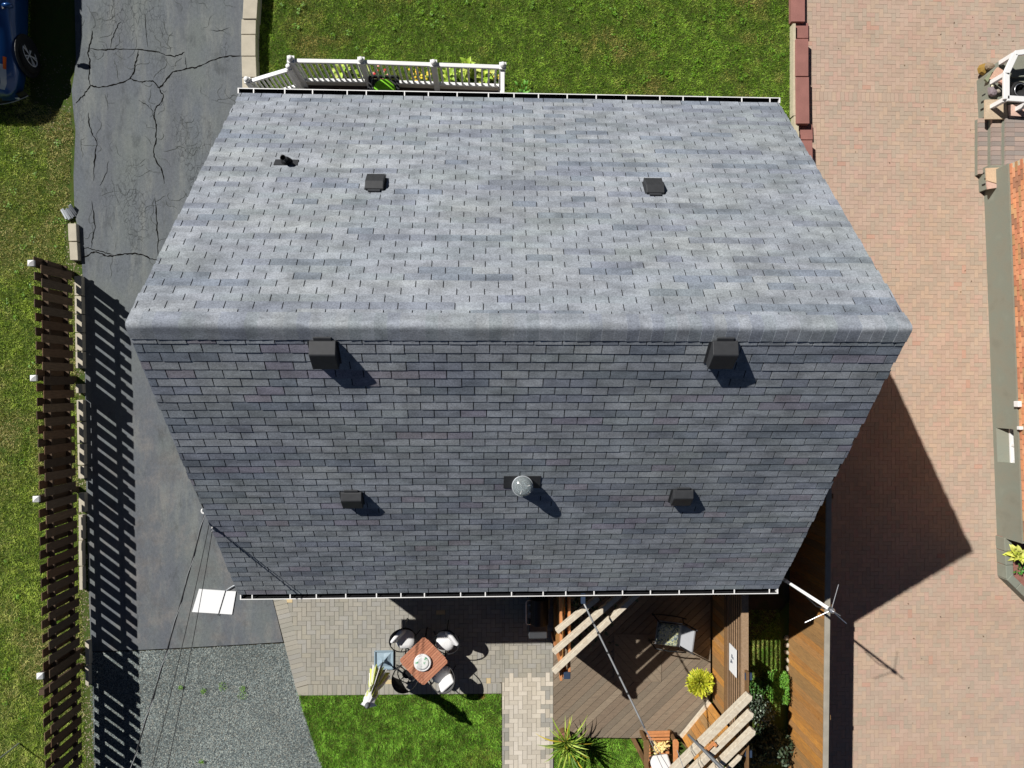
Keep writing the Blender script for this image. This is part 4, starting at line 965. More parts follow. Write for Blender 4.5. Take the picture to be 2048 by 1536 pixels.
mb.build('cap', 'fence_cap', bf, bevel=0.004)
mb = MB(); mb.beam(ra + Vector((0.035, 0, 0.45)), rb + Vector((0.035, 0, 0.45)), 0.04, 0.09); mb.build('rail', 'brown_wood', bf)
mb = MB(); mb.beam(ra + Vector((0.035, 0, 1.25)), rb + Vector((0.035, 0, 1.25)), 0.04, 0.09); mb.build('rail', 'brown_wood', bf)
fpm = MB().box((-0.045, -0.045, 0), (0.045, 0.045, 1.58)).mesh('fence_post'); fpm.materials.append(M['brown_wood'])
for k in range(5):
    t = (k + 0.1) / 4.3; q_ = ra.lerp(rb, t) + Vector((0.10, 0, 0)); piece_ob('fence_post', fpm, bf, q_ - ra, (0, 0, 0))

# deck
DK = 0.15
dreg = ccw([g(1107, 1120, DK), g(1107, 1474, DK), g(1258, 1476, DK), g(1358, 1474, DK), g(1421, 1396, DK), g(1421, 1120, DK)])
dz = g(1260, 1340, 0)
deck = thing('wooden_deck', (dz.x, dz.y, 0), 'weathered brown wooden deck laid in diagonal planks', 'deck')
PW = 0.132; dang = math.radians(42.5); dd = Vector((math.cos(dang), math.sin(dang))); dn = Vector((-dd.y, dd.x))
PL = [S(133, 120, 103), S(126, 113, 97), S(139, 125, 107), S(122, 111, 96), S(130, 115, 98), S(136, 121, 103), S(124, 109, 93)]
patchq = ccw([g(1228, 1268, DK), g(1322, 1268, DK), g(1322, 1363, DK), g(1228, 1363, DK)])
offs = [Vector(p).dot(dn) for p in dreg]
k = math.floor(min(offs) / PW)
while k * PW < max(offs):
    a, b = k * PW + 0.0045, (k + 1) * PW - 0.0045
    strip_ = ccw([dd * -30 + dn * a, dd * 30 + dn * a, dd * 30 + dn * b, dd * -30 + dn * b]); cl = clip(strip_, dreg)
    if len(cl) >= 3 and area(cl) > 0.003:
        mb = MB(); mb.prism(cl, DK - 0.04, DK + R.uniform(-0.002, 0.002)); mb.build('plank', 'plank', deck, color=jit(R.choice(PL), 0.07))
    k += 1
offs = [Vector((p[0], p[1])).dot(dd) for p in patchq]; k = math.floor(min(offs) / PW)
while k * PW < max(offs):
    a, b = k * PW + 0.0045, (k + 1) * PW - 0.0045
    strip_ = ccw([dn * -30 + dd * a, dn * -30 + dd * b, dn * 30 + dd * b, dn * 30 + dd * a]); cl = clip(strip_, patchq)
    if len(cl) >= 3 and area(cl) > 0.002:
        mb = MB(); mb.prism(cl, DK - 0.03, DK + 0.014); mb.build('plank', 'plank_across', deck, color=jit(R.choice(PL[:3]), 0.08))
    k += 1
mb = MB(); mb.prism(dreg, 0.0, DK - 0.045); mb.build('underside', 'black_plastic', deck)

# left pergola screen: orange boards, twin beams, capped end post, bleached rafters
pe = g(1131, 1352, 2.2); XP = pe.x; YH = CY - RUN + 0.40
perg = thing('pergola', (XP, pe.y, 0), 'pergola by the house with bleached diagonal rafters and orange twin beams', 'pergola')
board_wall(perg, Vector((XP, YH, 0)), Vector((XP, pe.y + 0.06, 0)), DK + 0.01, 2.02, 0.14, 0.022, 'cedar', CED, 'board')
for sx in (-0.075, 0.075):
    mb = MB(); mb.beam((XP + sx, YH + 0.1, 2.09), (XP + sx, pe.y - (0.10 if sx < 0 else 0.02), 2.09), 0.042, 0.15); mb.build('beam', 'orange_wood', perg, bevel=0.004)
mb = MB(); mb.box((XP - 0.048, pe.y - 0.048, 0), (XP + 0.048, pe.y + 0.048, 2.14)); o_ = mb.build('post', 'orange_wood', perg)
mb = MB(); mb.box((XP - 0.03, pe.y - 0.06, 2.14), (XP + 0.09, pe.y + 0.06, 2.20)); mb.build('post_cap', 'blue_cap', o_, bevel=0.01)
for a, b in (((1113, 1262), (1196, 1194)), ((1107, 1304), (1240, 1188)), ((1107, 1343), (1282, 1180))):
    A = g(*a, 2.23); B = g(*b, 2.23); mb = MB(); mb.beam(A, B, 0.088, 0.13); mb.build('rafter', 'bleached', perg, bevel=0.006)

# climbing vine behind the screen
vine = thing('climbing_vine', (XP + 0.3, -4.3, DK), 'dark climbing vine in the shade beside the pergola screen', 'vine')
vm = MB(); 
for k in range(420):
    x = XP + 0.10 + abs(R.gauss(0, 0.35)); y = R.uniform(pe.y + 0.25, YH); z = R.uniform(0.3, 1.85)
    a = R.uniform(0, 6.28); b = R.uniform(-0.8, 0.8); L_ = R.uniform(0.03, 0.06)
    u_ = Vector((math.cos(a) * math.cos(b), math.sin(a) * math.cos(b), math.sin(b))) * L_; v_ = Vector((-math.sin(a), math.cos(a), R.uniform(-.5, .5))) * L_ * 0.6; p = Vector((x, y, z))
    vm.add([p - u_, p + v_, p + u_, p - v_], [(0, 1, 2, 3)], jit(R.choice([S(46, 66, 34), S(60, 76, 44), S(84, 96, 70)]), 0.2))
vo = vm.build('foliage', 'leaf', vine); vo['kind'] = 'stuff'
mb = MB()
for k in range(7):
    y = R.uniform(pe.y + 0.3, YH); mb.tube([(XP + 0.08, y, DK), (XP + 0.12 + R.uniform(0, .2), y + R.uniform(-.2, .2), 0.9), (XP + 0.15 + R.uniform(0, .4), y + R.uniform(-.3, .3), 1.7)], 0.008, 5)
mb.build('stem', 'brown_wood', vine)

# slatted screen right of the deck
XS = g(1421, 1300, DK).x + 0.05; ys0_, ys1_ = YH, g(1421, 1402, DK).y
scr = thing('slatted_screen', (XS, ys1_, 0), 'tall cedar screen right of the deck, boards below and open slats above', 'screen')
board_wall(scr, Vector((XS, ys0_, 0)), Vector((XS, ys1_, 0)), DK + 0.005, 0.98, 0.142, 0.022, 'cedar', CED)
mb = MB(); mb.box((XS - 0.045, ys1_, 0.98), (XS + 0.045, ys0_, 1.02)); mb.build('sill', 'brown_wood', scr)
sl = MB().box((-0.006, ys1_ - ys0_, 0), (0.006, 0, 0.046)).mesh('slat'); sl.materials.append(M['cedar'])
for k in range(7):
    piece_ob('slat', sl, scr, Vector((XS, ys0_, 1.055 + k * 0.118)) - wl(scr), jit(S(164, 134, 106, 0.85), 0.14), (0, R.gauss(0, 0.05), 0))
mb = MB(); mb.box((XS - 0.045, ys1_ - 0.25, 1.90), (XS + 0.085, ys0_, 1.94)); mb.build('top_cap', 'cedar', scr, color=S(176, 148, 120, 0.85))
pm_ = MB().box((-0.045, -0.045, 0), (0.045, 0.045, 1.97)).mesh('post'); pm_.materials.append(M['brown_wood'])
capm = MB().box((-0.062, -0.062, 0), (0.062, 0.062, 0.05)).mesh('post_cap'); capm.materials.append(M['blue_cap'])
for yy in (YH - 0.25, g(1480, 1353, 2.0).y, g(1482, 1508, 2.0).y):
    o_ = piece_ob('post', pm_, scr, Vector((XS + 0.06, yy, 0)) - wl(scr), (0, 0, 0)); piece_ob('post_cap', capm, o_, (0, 0, 1.97), (0, 0, 0))
sy0, sy1 = g(1463, 1292, 1.4).y, g(1463, 1346, 1.4).y
sg = thing('notice', (XS - 0.03, (sy0 + sy1) / 2, 1.2), 'white sheet with two dark smudges hanging on the slats of the screen', 'sign')
mb = MB(); mb.box((XS - 0.034, sy1, 1.24), (XS - 0.022, sy0, 1.62)); mb.build('sheet', 'white_panel', sg)
mb = MB()
for (dy, z, s_) in ((0.62, 1.40, 0.025), (0.58, 1.46, 0.016), (0.42, 1.36, 0.022), (0.40, 1.41, 0.014), (0.36, 1.33, 0.012)):
    y = sy1 + (sy0 - sy1) * dy; mb.box((XS - 0.037, y - s_ * 1.4, z - s_), (XS - 0.0345, y + s_ * 1.4, z + s_))
mb.build('print', 'blue_cap', sg)

# diagonal low screen at the deck corner and its pale base rail
e0 = g(1420, 1402, DK); e1 = g(1363, 1472, DK)
dsc = thing('corner_screen', e1, 'orange board screen set diagonally across the deck corner', 'screen')
board_wall(dsc, Vector((e0.x, e0.y, 0)), Vector((e1.x, e1.y, 0)), DK + 0.01, 1.85, 0.142, 0.022, 'cedar', CED, side=-0.02 if (e1 - e0).x < 0 else 0.02)
mb = MB(); mb.beam(Vector((e0.x, e0.y, DK + 0.10)) + Vector((-0.04, 0.035, 0)), Vector((e1.x, e1.y, DK + 0.10)) + Vector((-0.04, 0.035, 0)), 0.05, 0.09); mb.build('base_rail', 'bleached', dsc)
# garden pergola over that corner
pg2 = thing('garden_pergola', g(1440, 1470, 0), 'second pergola with five bleached rafters at the bottom of the garden', 'pergola')
RZ2 = 2.20
for a, b, wd in (((1504, 1391), (1330, 1563), 0.125), ((1507, 1426), (1366, 1565), 0.115), ((1511, 1461), (1408, 1563), 0.11), ((1484, 1512), (1436, 1560), 0.07), ((1462, 1470), (1352, 1578), 0.05)):
    A = g(*a, RZ2); B = g(*b, RZ2); d = (A - B).normalized(); sdv = Vector((d.y, -d.x, 0))
    mb = MB(); h = wd / 2; L_ = (A - B).length
    q_ = [B + sdv * h, A - d * 0.06 + sdv * h, A - d * 0.005 + sdv * h * 0.3, A - d * 0.03 - sdv * h, B - sdv * h]
    zb = RZ2 - (0.14 if wd > 0.1 else 0.06)
    mb.prism([(p.x, p.y) for p in q_], zb - (0 if wd > 0.06 else 0.01), RZ2 - (0 if wd > 0.06 else 0.05), bottom=True); mb.build('rafter', 'bleached', pg2, bevel=0.006)
bx = XS + 0.06
mb = MB(); mb.beam((bx - 0.03, g(1480, 1353, 2.0).y + 0.1, RZ2 - 0.205), (bx - 0.03, -8.4, RZ2 - 0.205), 0.042, 0.12); mb.build('beam', 'brown_wood', pg2)
A = Vector((e0.x + 0.05, e0.y - 0.02, RZ2 - 0.205)); B = Vector((e1.x + 0.1, e1.y - 0.15, RZ2 - 0.205)); mb = MB(); mb.beam(A, B + (B - A) * 0.8, 0.042, 0.12); mb.build('beam', 'brown_wood', pg2)
for q_ in (Vector((4.27, -7.95, 0)), Vector((3.5, -8.35, 0))):
    mb = MB(); mb.box((q_.x - 0.045, q_.y - 0.045, 0), (q_.x + 0.045, q_.y + 0.045, 2.05)); mb.build('post', 'brown_wood', pg2)
A = g(1376, 1469, 2.10); B = g(1520, 1612, 3.05)
mb = MB(); mb.tube([A, A.lerp(B, 0.3), A.lerp(B, 0.62), B], [0.02, 0.03, 0.042, 0.05], 10)
prop(mb.build('metal_pole', 'grill_grey', smooth=True), 'dark grey metal pole slanting above the garden pergola rafters', 'pole')
# small fittings lying on the rafters
p = g(1422, 1493, RZ2 + 0.004); mb = MB(); mb.beam(p + Vector((-0.08, -0.05, 0.02)), p + Vector((0.06, 0.09, 0.02)), 0.05, 0.035); mb.beam(p + Vector((0.05, 0.02, 0.03)), p + Vector((0.09, 0.06, 0.03)), 0.04, 0.05)
prop(mb.build('wood_offcut', 'orange_wood'), 'short orange wood offcut resting on a rafter', 'offcut')

# grey jointed cable from the eave to the hanging chair
A = g(1166, 1203, 2.92); B = g(1289, 1456, 3.40)
ck = thing('shade_cable', A, 'pale grey jointed rod running from the eave out over the deck', 'rod')
mb = MB(); mb.tube([A.lerp(B, t) - Vector((0, 0, 0.04 * math.sin(math.pi * t))) for t in np.linspace(0, 1, 13)], 0.016, 8); mb.build('rod', 'wire_light', ck, smooth=True)
jm = MB().lathe([(0.021, -0.022), (0.025, 0), (0.021, 0.022)], 8).mesh('joint'); jm.materials.append(M['black_metal'])
for t in (0.18, 0.26, 0.42, 0.60, 0.74):
    p = A.lerp(B, t) - Vector((0, 0, 0.04 * math.sin(math.pi * t))); piece_ob('joint', jm, ck, p - A, (0, 0, 0), (0.9, 0.3, 0))
mb = MB(); mb.box((A.x - 0.035, A.y - 0.03, A.z - 0.03), (A.x + 0.035, A.y + 0.14, A.z + 0.03)); mb.build('bracket', 'blue_cap', ck)
for k, (px, py) in enumerate(((1334, 1556), (1352, 1560))):
    Q = g(px, py, 3.6); mb = MB(); mb.tube([B, B.lerp(Q, 0.5), Q], 0.006, 5)
    prop(mb.build('rope', 'wire_light'), ['left thin rope crossing the white back cushion of the garden chair', 'right thin rope crossing the white back cushion of the garden chair'][k], 'rope')
Q0 = g(1354, 1500, 3.3); Q = g(1372, 1550, 3.5); mb = MB(); mb.tube([Q0, Q], 0.006, 5); prop(mb.build('rope', 'wire_light'), 'short rope beside the right armrest of the garden chair', 'rope')

# wooden garden armchair facing the house
gc0 = g(1320, 1500, 0.0)
gc = thing('garden_armchair', (gc0.x, gc0.y, 0), 'wooden slatted garden armchair facing the deck with a white back cushion', 'chair')
A0 = g(1294, 1463, 0.45); A1 = g(1340, 1463, 0.45); wch = (A1 - A0).length; xc = (A0.x + A1.x) / 2; yf = A0.y
for k in range(8):
    yy = yf - k * 0.075; mb = MB(); mb.box((xc - wch / 2, yy - 0.05 if k else yy - 0.06, 0.42 - k * 0.008), (xc + wch / 2, yy, 0.445 - k * 0.008)); mb.build('seat_slat', 'orange_wood', gc, bevel=0.005)
for sx in (-1, 1):
    xa = xc + sx * (wch / 2 + 0.06)
    mb = MB(); mb.prism([(xa - 0.06, yf - 0.12), (xa - 0.03, yf - 0.07), (xa + 0.03, yf - 0.07), (xa + 0.065, yf - 0.13), (xa + 0.05, yf - 0.35), (xa + 0.04, yf - 0.66), (xa - 0.04, yf - 0.66), (xa - 0.05, yf - 0.35)], 0.64, 0.668, bottom=True); mb.build('armrest', 'orange_wood' if sx > 0 else 'brown_wood', gc, bevel=0.006)
    for yy in (yf - 0.14, yf - 0.60):
        mb = MB(); mb.box((xa - 0.03, yy - 0.03, 0), (xa + 0.03, yy + 0.03, 0.64)); mb.build('leg', 'brown_wood', gc)
for k in range(5):
    xx = xc - wch / 2 + 0.05 + k * (wch - 0.1) / 4; mb = MB(); mb.beam((xx, yf - 0.58, 0.40), (xx, yf - 0.92, 1.12), 0.075, 0.02, up=(0, 1, 0.4)); mb.build('back_slat', 'orange_wood', gc, bevel=0.004)
cz = thing('cushion', (xc, yf - 0.6, 0.46), 'white cushion leaning on the back of the wooden garden armchair', 'cushion')
mb = MB(); m_ = Matrix.Translation((xc, yf - 0.60, 0.72)) @ Euler((-1.12, 0, 0.12)).to_matrix().to_4x4(); mb.box((-0.20, -0.27, -0.05), (0.20, 0.27, 0.05), None, m_); o_ = mb.build('cover', 'cushion', cz, smooth=True); b_ = o_.modifiers.new('b', 'BEVEL'); b_.width = 0.045; b_.segments = 4
yc_ = thing('cloth', (xc + 0.02, yf - 0.32, 0.47), 'crumpled pale yellow cloth on the seat of the wooden garden armchair', 'cloth')
bm = bmesh.new(); gx = 13
gr_ = [[bm.verts.new((xc + 0.03 + (i / 12 - 0.5) * (0.30 - 0.06 * math.sin(j * 0.9)) + 0.03 * math.sin(j * 1.3), yf - 0.30 + (j / 12 - 0.5) * (0.20 + 0.05 * math.sin(i * 1.1)) + 0.05 * (i / 12 - 0.4), 0.47 + 0.045 * abs(math.sin(i * 1.1 + j * 0.6)) + 0.03 * math.sin(j * 1.9 + i * .4))) for j in range(gx)] for i in range(gx)]
for i in range(gx - 1):
    for j in range(gx - 1): bm.faces.new((gr_[i][j], gr_[i + 1][j], gr_[i + 1][j + 1], gr_[i][j + 1]))
bmesh.ops.translate(bm, verts=bm.verts, vec=-yc_.location)
me = bpy.data.meshes.new('fabric'); bm.to_mesh(me); bm.free(); ob('fabric', me, yc_, 'yellow_cloth')
for (a, b, lab) in (((1262, 1470), (1306, 1556), 'weathered timber lying left of the wooden garden armchair'), ((1360, 1474), (1400, 1530), 'weathered timber lying right of the wooden garden armchair')):
    A, B = g(*a, 0.22), g(*b, 0.22); mb = MB(); mb.beam(A, B, 0.09, 0.09)
    o_ = mb.build('timber', 'brown_wood', bevel=0.006); prop(o_, lab, 'timber', 'timbers flanking the garden armchair')
    o_.data.transform(Matrix.Translation((0, 0, -0.172)))

# spiky plants and shrubs
yl_ = [leaf_mesh('leaf', 0.62, 0.036, 0.14, 0.10, 0.25, 6), leaf_mesh('leaf', 0.54, 0.034, 0.12, 0.04, 0.25, 6), leaf_mesh('leaf', 0.42, 0.032, 0.06, 0.0, 0.25, 6)]
p = g(1131, 1484, 0.55)
yu = plant('spiky_plant', (p.x, p.y, 0.52), 'spiky yucca like plant with green and yellow leaves beside the light path', 'plant', 74, yl_, [S(120, 150, 44), S(150, 176, 62), S(98, 134, 40), S(200, 180, 60), S(170, 190, 84), S(86, 122, 44)], (-0.15, 1.35), 0.015, 0.05)
mb = MB(); mb.tube([(p.x, p.y, 0.36), (p.x, p.y, 0.54)], [0.045, 0.035], 10); mb.build('stem', 'brown_wood', yu)
po = thing('plant_pot', (p.x, p.y, 0), 'small brown pot under the spiky plant beside the light path', 'pot')
mb = MB(); mb.lathe([(0.09, 0), (0.12, 0.33), (0.13, 0.33), (0.13, 0.37), (0.115, 0.37), (0.11, 0.34)], 20, (p.x, p.y, 0)); mb.build('shell', 'brown_wood', po, smooth=False)
mb = MB(); mb.lathe([(0.112, 0.335), (0.108, 0.35)], 20, (p.x, p.y, 0)); mb.build('potting_soil', 'mulch', po)
p = g(1402, 1368, 0.52)
gp_ = thing('spiky_plant', (p.x, p.y, 0.42), 'round bright yellow green tufted plant in a dark pot on the deck', 'plant')
bl = MB()
for k in range(560):
    f = (k + 0.5) / 560; th_ = math.acos(1 - f * 1.25); a = k * 2.399963 + R.uniform(-.2, .2); L_ = R.uniform(0.23, 0.30); r0 = R.uniform(0.05, 0.14); wv = R.uniform(0.008, 0.014)
    d = Vector((math.sin(th_) * math.cos(a), math.sin(th_) * math.sin(a), math.cos(th_))); d = (d + Vector((R.uniform(-.15, .15), R.uniform(-.15, .15), R.uniform(-.1, .1)))).normalized(); s_ = d.cross(Vector((0, 0, 1)));
    s_ = (s_ if s_.length > 0.1 else Vector((1, 0, 0))).normalized(); up_ = s_.cross(d)
    c0 = Vector((p.x, p.y, 0.44)); col = jit(R.choice([S(206, 206, 56), S(222, 220, 84), S(188, 196, 48), S(170, 184, 52)]), 0.14)
    bl.add([c0 + d * r0 - s_ * wv, c0 + d * r0 + s_ * wv, c0 + d * (r0 + L_) * 0.75 + s_ * wv * 0.8 + up_ * 0.01, c0 + d * L_ + up_ * -0.005, c0 + d * (r0 + L_) * 0.75 - s_ * wv * 0.8 + up_ * 0.01], [(0, 1, 2, 4), (4, 2, 3)], col)
o_ = bl.build('foliage', 'leaf', gp_); o_['kind'] = 'stuff'
po = thing('plant_pot', (p.x + 0.0, p.y, DK), 'dark pot under the round yellow green plant on the deck', 'pot')
mb = MB(); mb.lathe([(0.10, 0.005), (0.15, 0.24), (0.16, 0.27), (0.14, 0.27), (0.13, 0.24)], 20, (p.x, p.y, DK)); mb.build('shell', 'black_plastic', po)

def shrub(name, c, rx, ry, h, n_, cols, label, cat='shrub', size=0.035, box=False, stems=True, z0=0.03):
    t_ = thing(name, (c.x, c.y, 0), label, cat); m_ = MB()
    for k in range(n_):
        if box: x = R.uniform(-1, 1); y = R.uniform(-1, 1); z = R.random() ** 0.5; q_ = Vector((x * rx, y * ry, z0 + z * h))
        else:
            a = R.uniform(0, 6.28); u_ = R.random() ** 0.45; el_ = math.acos(R.random()); q_ = Vector((math.sin(el_) * math.cos(a) * rx * u_, math.sin(el_) * math.sin(a) * ry * u_, z0 + math.cos(el_) * h * u_))
            q_ *= 1 + 0.22 * math.sin(a * 5 + z0 * 7) * u_
            q_.z = abs(q_.z)
        a = R.uniform(0, 6.28); b = R.uniform(-0.9, 0.9); L_ = size * R.uniform(0.6, 1.3)
        u_ = Vector((math.cos(a) * math.cos(b), math.sin(a) * math.cos(b), math.sin(b))) * L_; v_ = Vector((-math.sin(a), math.cos(a), R.uniform(-.6, .6))) * L_ * 0.45; p_ = Vector((c.x, c.y, 0)) + q_
        m_.add([p_ - u_, p_ + v_, p_ + u_, p_ - v_], [(0, 1, 2, 3)], jit(R.choice(cols), 0.25))
    o_ = m_.build('foliage', 'leaf', t_); o_['kind'] = 'stuff'
    mb = MB()
    for k in range(6):
        a = R.uniform(0, 6.28); e = Vector((c.x + math.cos(a) * rx * 0.6, c.y + math.sin(a) * ry * 0.6, h * 0.7)); mb.tube([(c.x, c.y, 0), ((c.x + e.x) / 2 + R.uniform(-.05, .05), (c.y + e.y) / 2, h * 0.4), e], [0.014, 0.01, 0.005], 5)
    mb.build('stem', 'brown_wood', t_); return t_
GR = [S(96, 150, 50), S(120, 172, 66), S(80, 132, 44), S(104, 160, 60)]
shrub('clipped_shrub', g(1557, 1374, 0.3), 0.17, 0.30, 0.42, 2600, GR, 'clipped bright green shrub against the board fence', size=0.024, box=True)
shrub('leafy_shrub', g(1517, 1382, 0.2), 0.20, 0.25, 0.26, 700, [S(70, 112, 48), S(90, 136, 60), S(56, 96, 40)], 'sparse green shrub in striped shade behind the slatted screen', size=0.03)
DGR = [S(50, 66, 44), S(62, 80, 56), S(40, 54, 38), S(84, 100, 80), S(150, 162, 146)]
shrub('feathery_shrub', g(1528, 1432, 0.6), 0.28, 0.26, 0.75, 1700, DGR, 'dark feathery shrub dotted with pale flower heads behind the rafters', size=0.035)
shrub('feathery_shrub', g(1552, 1500, 0.5), 0.40, 0.40, 0.70, 2300, DGR[:4], 'dark feathery shrub beside the board fence at the bottom edge', size=0.04)
shrub('feathery_shrub', g(1500, 1520, 0.4), 0.36, 0.34, 0.62, 1600, DGR[:3] + [S(96, 116, 88)], 'dark bushy shrub under the ends of the rafters', size=0.04)
for k, (px, py) in enumerate(((1572, 1275), (1574, 1290), (1573, 1304), (1575, 1320), (1574, 1336))):
    p = g(px, py); mb = MB(); mb.lathe([(0.03, -0.01), (0.06, 0.015), (0.045, 0.05), (0.01, 0.062)], 7, (0, 0, 0), fn=lambda a, z: 1 + 0.25 * math.sin(2 * a + k) + 0.1 * math.sin(5 * a))
    o_ = mb.build('garden_stone', 'concrete'); o_.location = (p.x, p.y, 0); prop(o_, ['pale stone at the foot of the board fence, topmost of the little row', 'second pale stone down the foot of the board fence', 'middle pale stone at the foot of the board fence', 'fourth pale stone down the foot of the board fence', 'lowest pale stone at the foot of the board fence, above the clipped shrub'][k], 'stone', 'pale stones along the board fence')

# ------------------------------------------------------------------ deck lounge chair in the shade
lc = g(1340, 1266, 0.45)
lch = thing('lounge_chair', (lc.x, lc.y, DK), 'black metal lounge chair with patterned cushion in the shade on the deck', 'chair')
lm = Matrix.Translation((lc.x, lc.y, DK)) @ Euler((0, 0, math.radians(-8))).to_matrix().to_4x4()
def LB(name, lo, hi, mat, bev=0.0, rot=None):
    mb = MB(); m2 = lm if rot is None else lm @ rot; mb.box(lo, hi, None, m2); return mb.build(name, mat, lch, bevel=bev)
LB('seat', (-0.30, -0.24, 0.33), (0.22, 0.24, 0.36), 'grey_cloth')
LB('backrest', (-0.02, -0.21, 0), (0.012, 0.21, 0.36), 'grey_cloth', 0, Matrix.Translation((0.24, 0, 0.34)) @ Euler((0, 0.42, 0)).to_matrix().to_4x4())
for sy in (-1, 1):
    mb = MB(); mb.tube([lm @ Vector(v_) for v_ in [(-0.34, sy * 0.27, 0.02), (-0.33, sy * 0.27, 0.55), (-0.05, sy * 0.28, 0.58), (0.30, sy * 0.27, 0.56)]], 0.014, 8); mb.build('arm_frame', 'black_metal', lch, smooth=True)
    mb = MB(); mb.tube([lm @ Vector((0.36 * math.cos(t) , sy * 0.27, 0.02 + 0.10 * (math.cos(t)) ** 4)) for t in np.linspace(0, math.pi, 13)], 0.013, 8); mb.build('rocker', 'black_metal', lch, smooth=True)
    mb = MB(); mb.tube([lm @ Vector(v_) for v_ in [(0.30, sy * 0.25, 0.06), (0.24, sy * 0.25, 0.34), (0.42, sy * 0.24, 0.72)]], 0.013, 8); mb.build('back_frame', 'black_metal', lch, smooth=True)
n = NB('floral'); f1 = n.ramp(n.noise(9, 2, dist=1.5), 0.46, 0.54); f2 = n.ramp(n.noise(14, 2, dist=2.0), 0.56, 0.60)
M['floral'] = n.done(n.mix(f2, n.mix(f1, S(86, 100, 104), S(150, 160, 158)), S(206, 206, 150)), 0.9)
fc = thing('cushion', (lc.x, lc.y, DK + 0.365), 'grey and green flower patterned cushion on the shaded lounge chair', 'cushion')
mb = MB(); mb.box((-0.30, -0.22, 0.365), (0.14, 0.22, 0.47), None, lm); o_ = mb.build('cover', 'floral', fc, smooth=True); b_ = o_.modifiers.new('b', 'BEVEL'); b_.width = 0.045; b_.segments = 4

# ------------------------------------------------------------------ grill
g0 = g(1075, 1240, 0.5)
gr = thing('grill', (g0.x, g0.y, 0.018), 'black gas grill under the eave with a bright loop handle', 'grill')
gx0, gx1 = g(1062, 1230, 1.0).x, g(1098, 1230, 1.0).x; gy1 = g(1075, 1200, 1.0).y; gy0 = g(1075, 1252, 1.0).y
mb = MB(); mb.box((gx0 + 0.02, gy0, 0.55), (gx1, gy1, 0.86)); mb.build('firebox', 'black_plastic', gr, bevel=0.02)
mb = MB(); vv = []; cxg = (gx0 + gx1) / 2; hwg = (gx1 - gx0) / 2
arc = [(cxg + hwg * math.cos(t), 0.865 + 0.22 * math.sin(t)) for t in np.linspace(0, math.pi, 11)]
mb.add([(x, gy0, z) for x, z in arc] + [(x, gy1, z) for x, z in arc], [(i, 11 + i, 12 + i, i + 1) for i in range(10)] + [tuple(range(11)), tuple(range(21, 10, -1))]); mb.build('lid', 'black_plastic', gr, bevel=0.012)
hy0, hy1 = gy0 + 0.02, gy1 - 0.02
mb = MB(); mb.tube([(gx0 + 0.0, hy0, 0.96), (gx0 - 0.07, hy0, 0.97), (gx0 - 0.095, hy0 + 0.04, 0.97), (gx0 - 0.095, hy1 - 0.04, 0.97), (gx0 - 0.07, hy1, 0.97), (gx0 + 0.0, hy1, 0.96)], 0.010, 8); mb.build('handle', 'alloy', gr, smooth=True)
ys_ = g(1075, 1264, 0.85).y; ye_ = g(1072, 1283, 0.3).y
mb = MB(); mb.box((gx0 - 0.03, g(1075, 1278, 0.85).y, 0.80), (gx1 - 0.02, gy0 - 0.01, 0.85)); mb.build('side_shelf', 'grill_dark', gr, bevel=0.02)
mb = MB(); mb.box((gx0 - 0.03, g(1075, 1278, 0.85).y + 0.01, 0.44), (gx1 - 0.03, gy0 - 0.03, 0.795)); mb.build('side_cabinet', 'grill_grey', gr, bevel=0.015)
mb = MB(); mb.box((gx0 + 0.03, gy0 + 0.02, 0.08), (gx1 - 0.02, gy1 - 0.02, 0.545)); mb.build('cabinet', 'black_plastic', gr)
for yy in (gy0 + 0.06, gy1 - 0.06):
    for xx in (gx0 + 0.06, gx1 - 0.06):
        mb = MB(); mb.tube([(xx - 0.018, yy, 0.058), (xx + 0.018, yy, 0.058)], 0.04, 12); mb.build('caster', 'rubber', gr)
mb = MB()
for yy in (gy0 + 0.16, gy1 - 0.18): mb.tube([(gx0 + 0.025, yy, 0.72), (gx0 - 0.03, yy, 0.72)], 0.022, 10)
mb.build('knob', 'steel', gr)

# ------------------------------------------------------------------ patio table and chairs
ZP = 0.018; TZ = 0.74
tcs = [g(848.7, 1271.5, TZ), g(898, 1324.5, TZ), g(844.5, 1374, TZ), g(798.5, 1319.5, TZ)]
tc = sum(tcs, Vector()) / 4; ts = sum((tcs[i] - tcs[(i + 1) % 4]).length for i in range(4)) / 4
ta = math.atan2((tcs[0] - tcs[3]).y, (tcs[0] - tcs[3]).x)
tab = thing('patio_table', (tc.x, tc.y, ZP), 'square orange slatted patio table turned on its corner', 'table'); tm = Matrix.Translation((tc.x, tc.y, ZP)) @ Euler((0, 0, ta)).to_matrix().to_4x4()
NSL = 15; sw = ts / NSL; hs = ts / 2
TEAK = [S(190, 130, 102), S(183, 124, 97), S(196, 137, 108), S(186, 128, 102)]
M['teak'] = plain('teak_slat', None, 0.5, 0.10, 8, (3, 3, 1), piece=True, fine=0.05, fscale=60)
for k in range(NSL):
    y0_ = -hs + k * sw + 0.003; y1_ = -hs + (k + 1) * sw - 0.003
    cut = 0.045 if k in (0, NSL - 1) else (0.012 if k in (1, NSL - 2) else 0)
    mb = MB(); mb.prism([(-hs + cut, y0_ if k else y0_), (hs - cut, y0_), (hs - (cut * 0.2 if k == 0 else cut), y1_), (-hs + (cut * 0.2 if k == 0 else cut), y1_)] if k != NSL - 1 else [(-hs + 0.009, y0_), (hs - 0.009, y0_), (hs - cut, y1_), (-hs + cut, y1_)], TZ - 0.022 - ZP, TZ - ZP, bottom=True)
    mb.v = [tuple(tm @ Vector(p)) for p in mb.v]; mb.build('slat', 'teak', tab, color=jit(R.choice(TEAK), 0.06))
mb = MB(); 
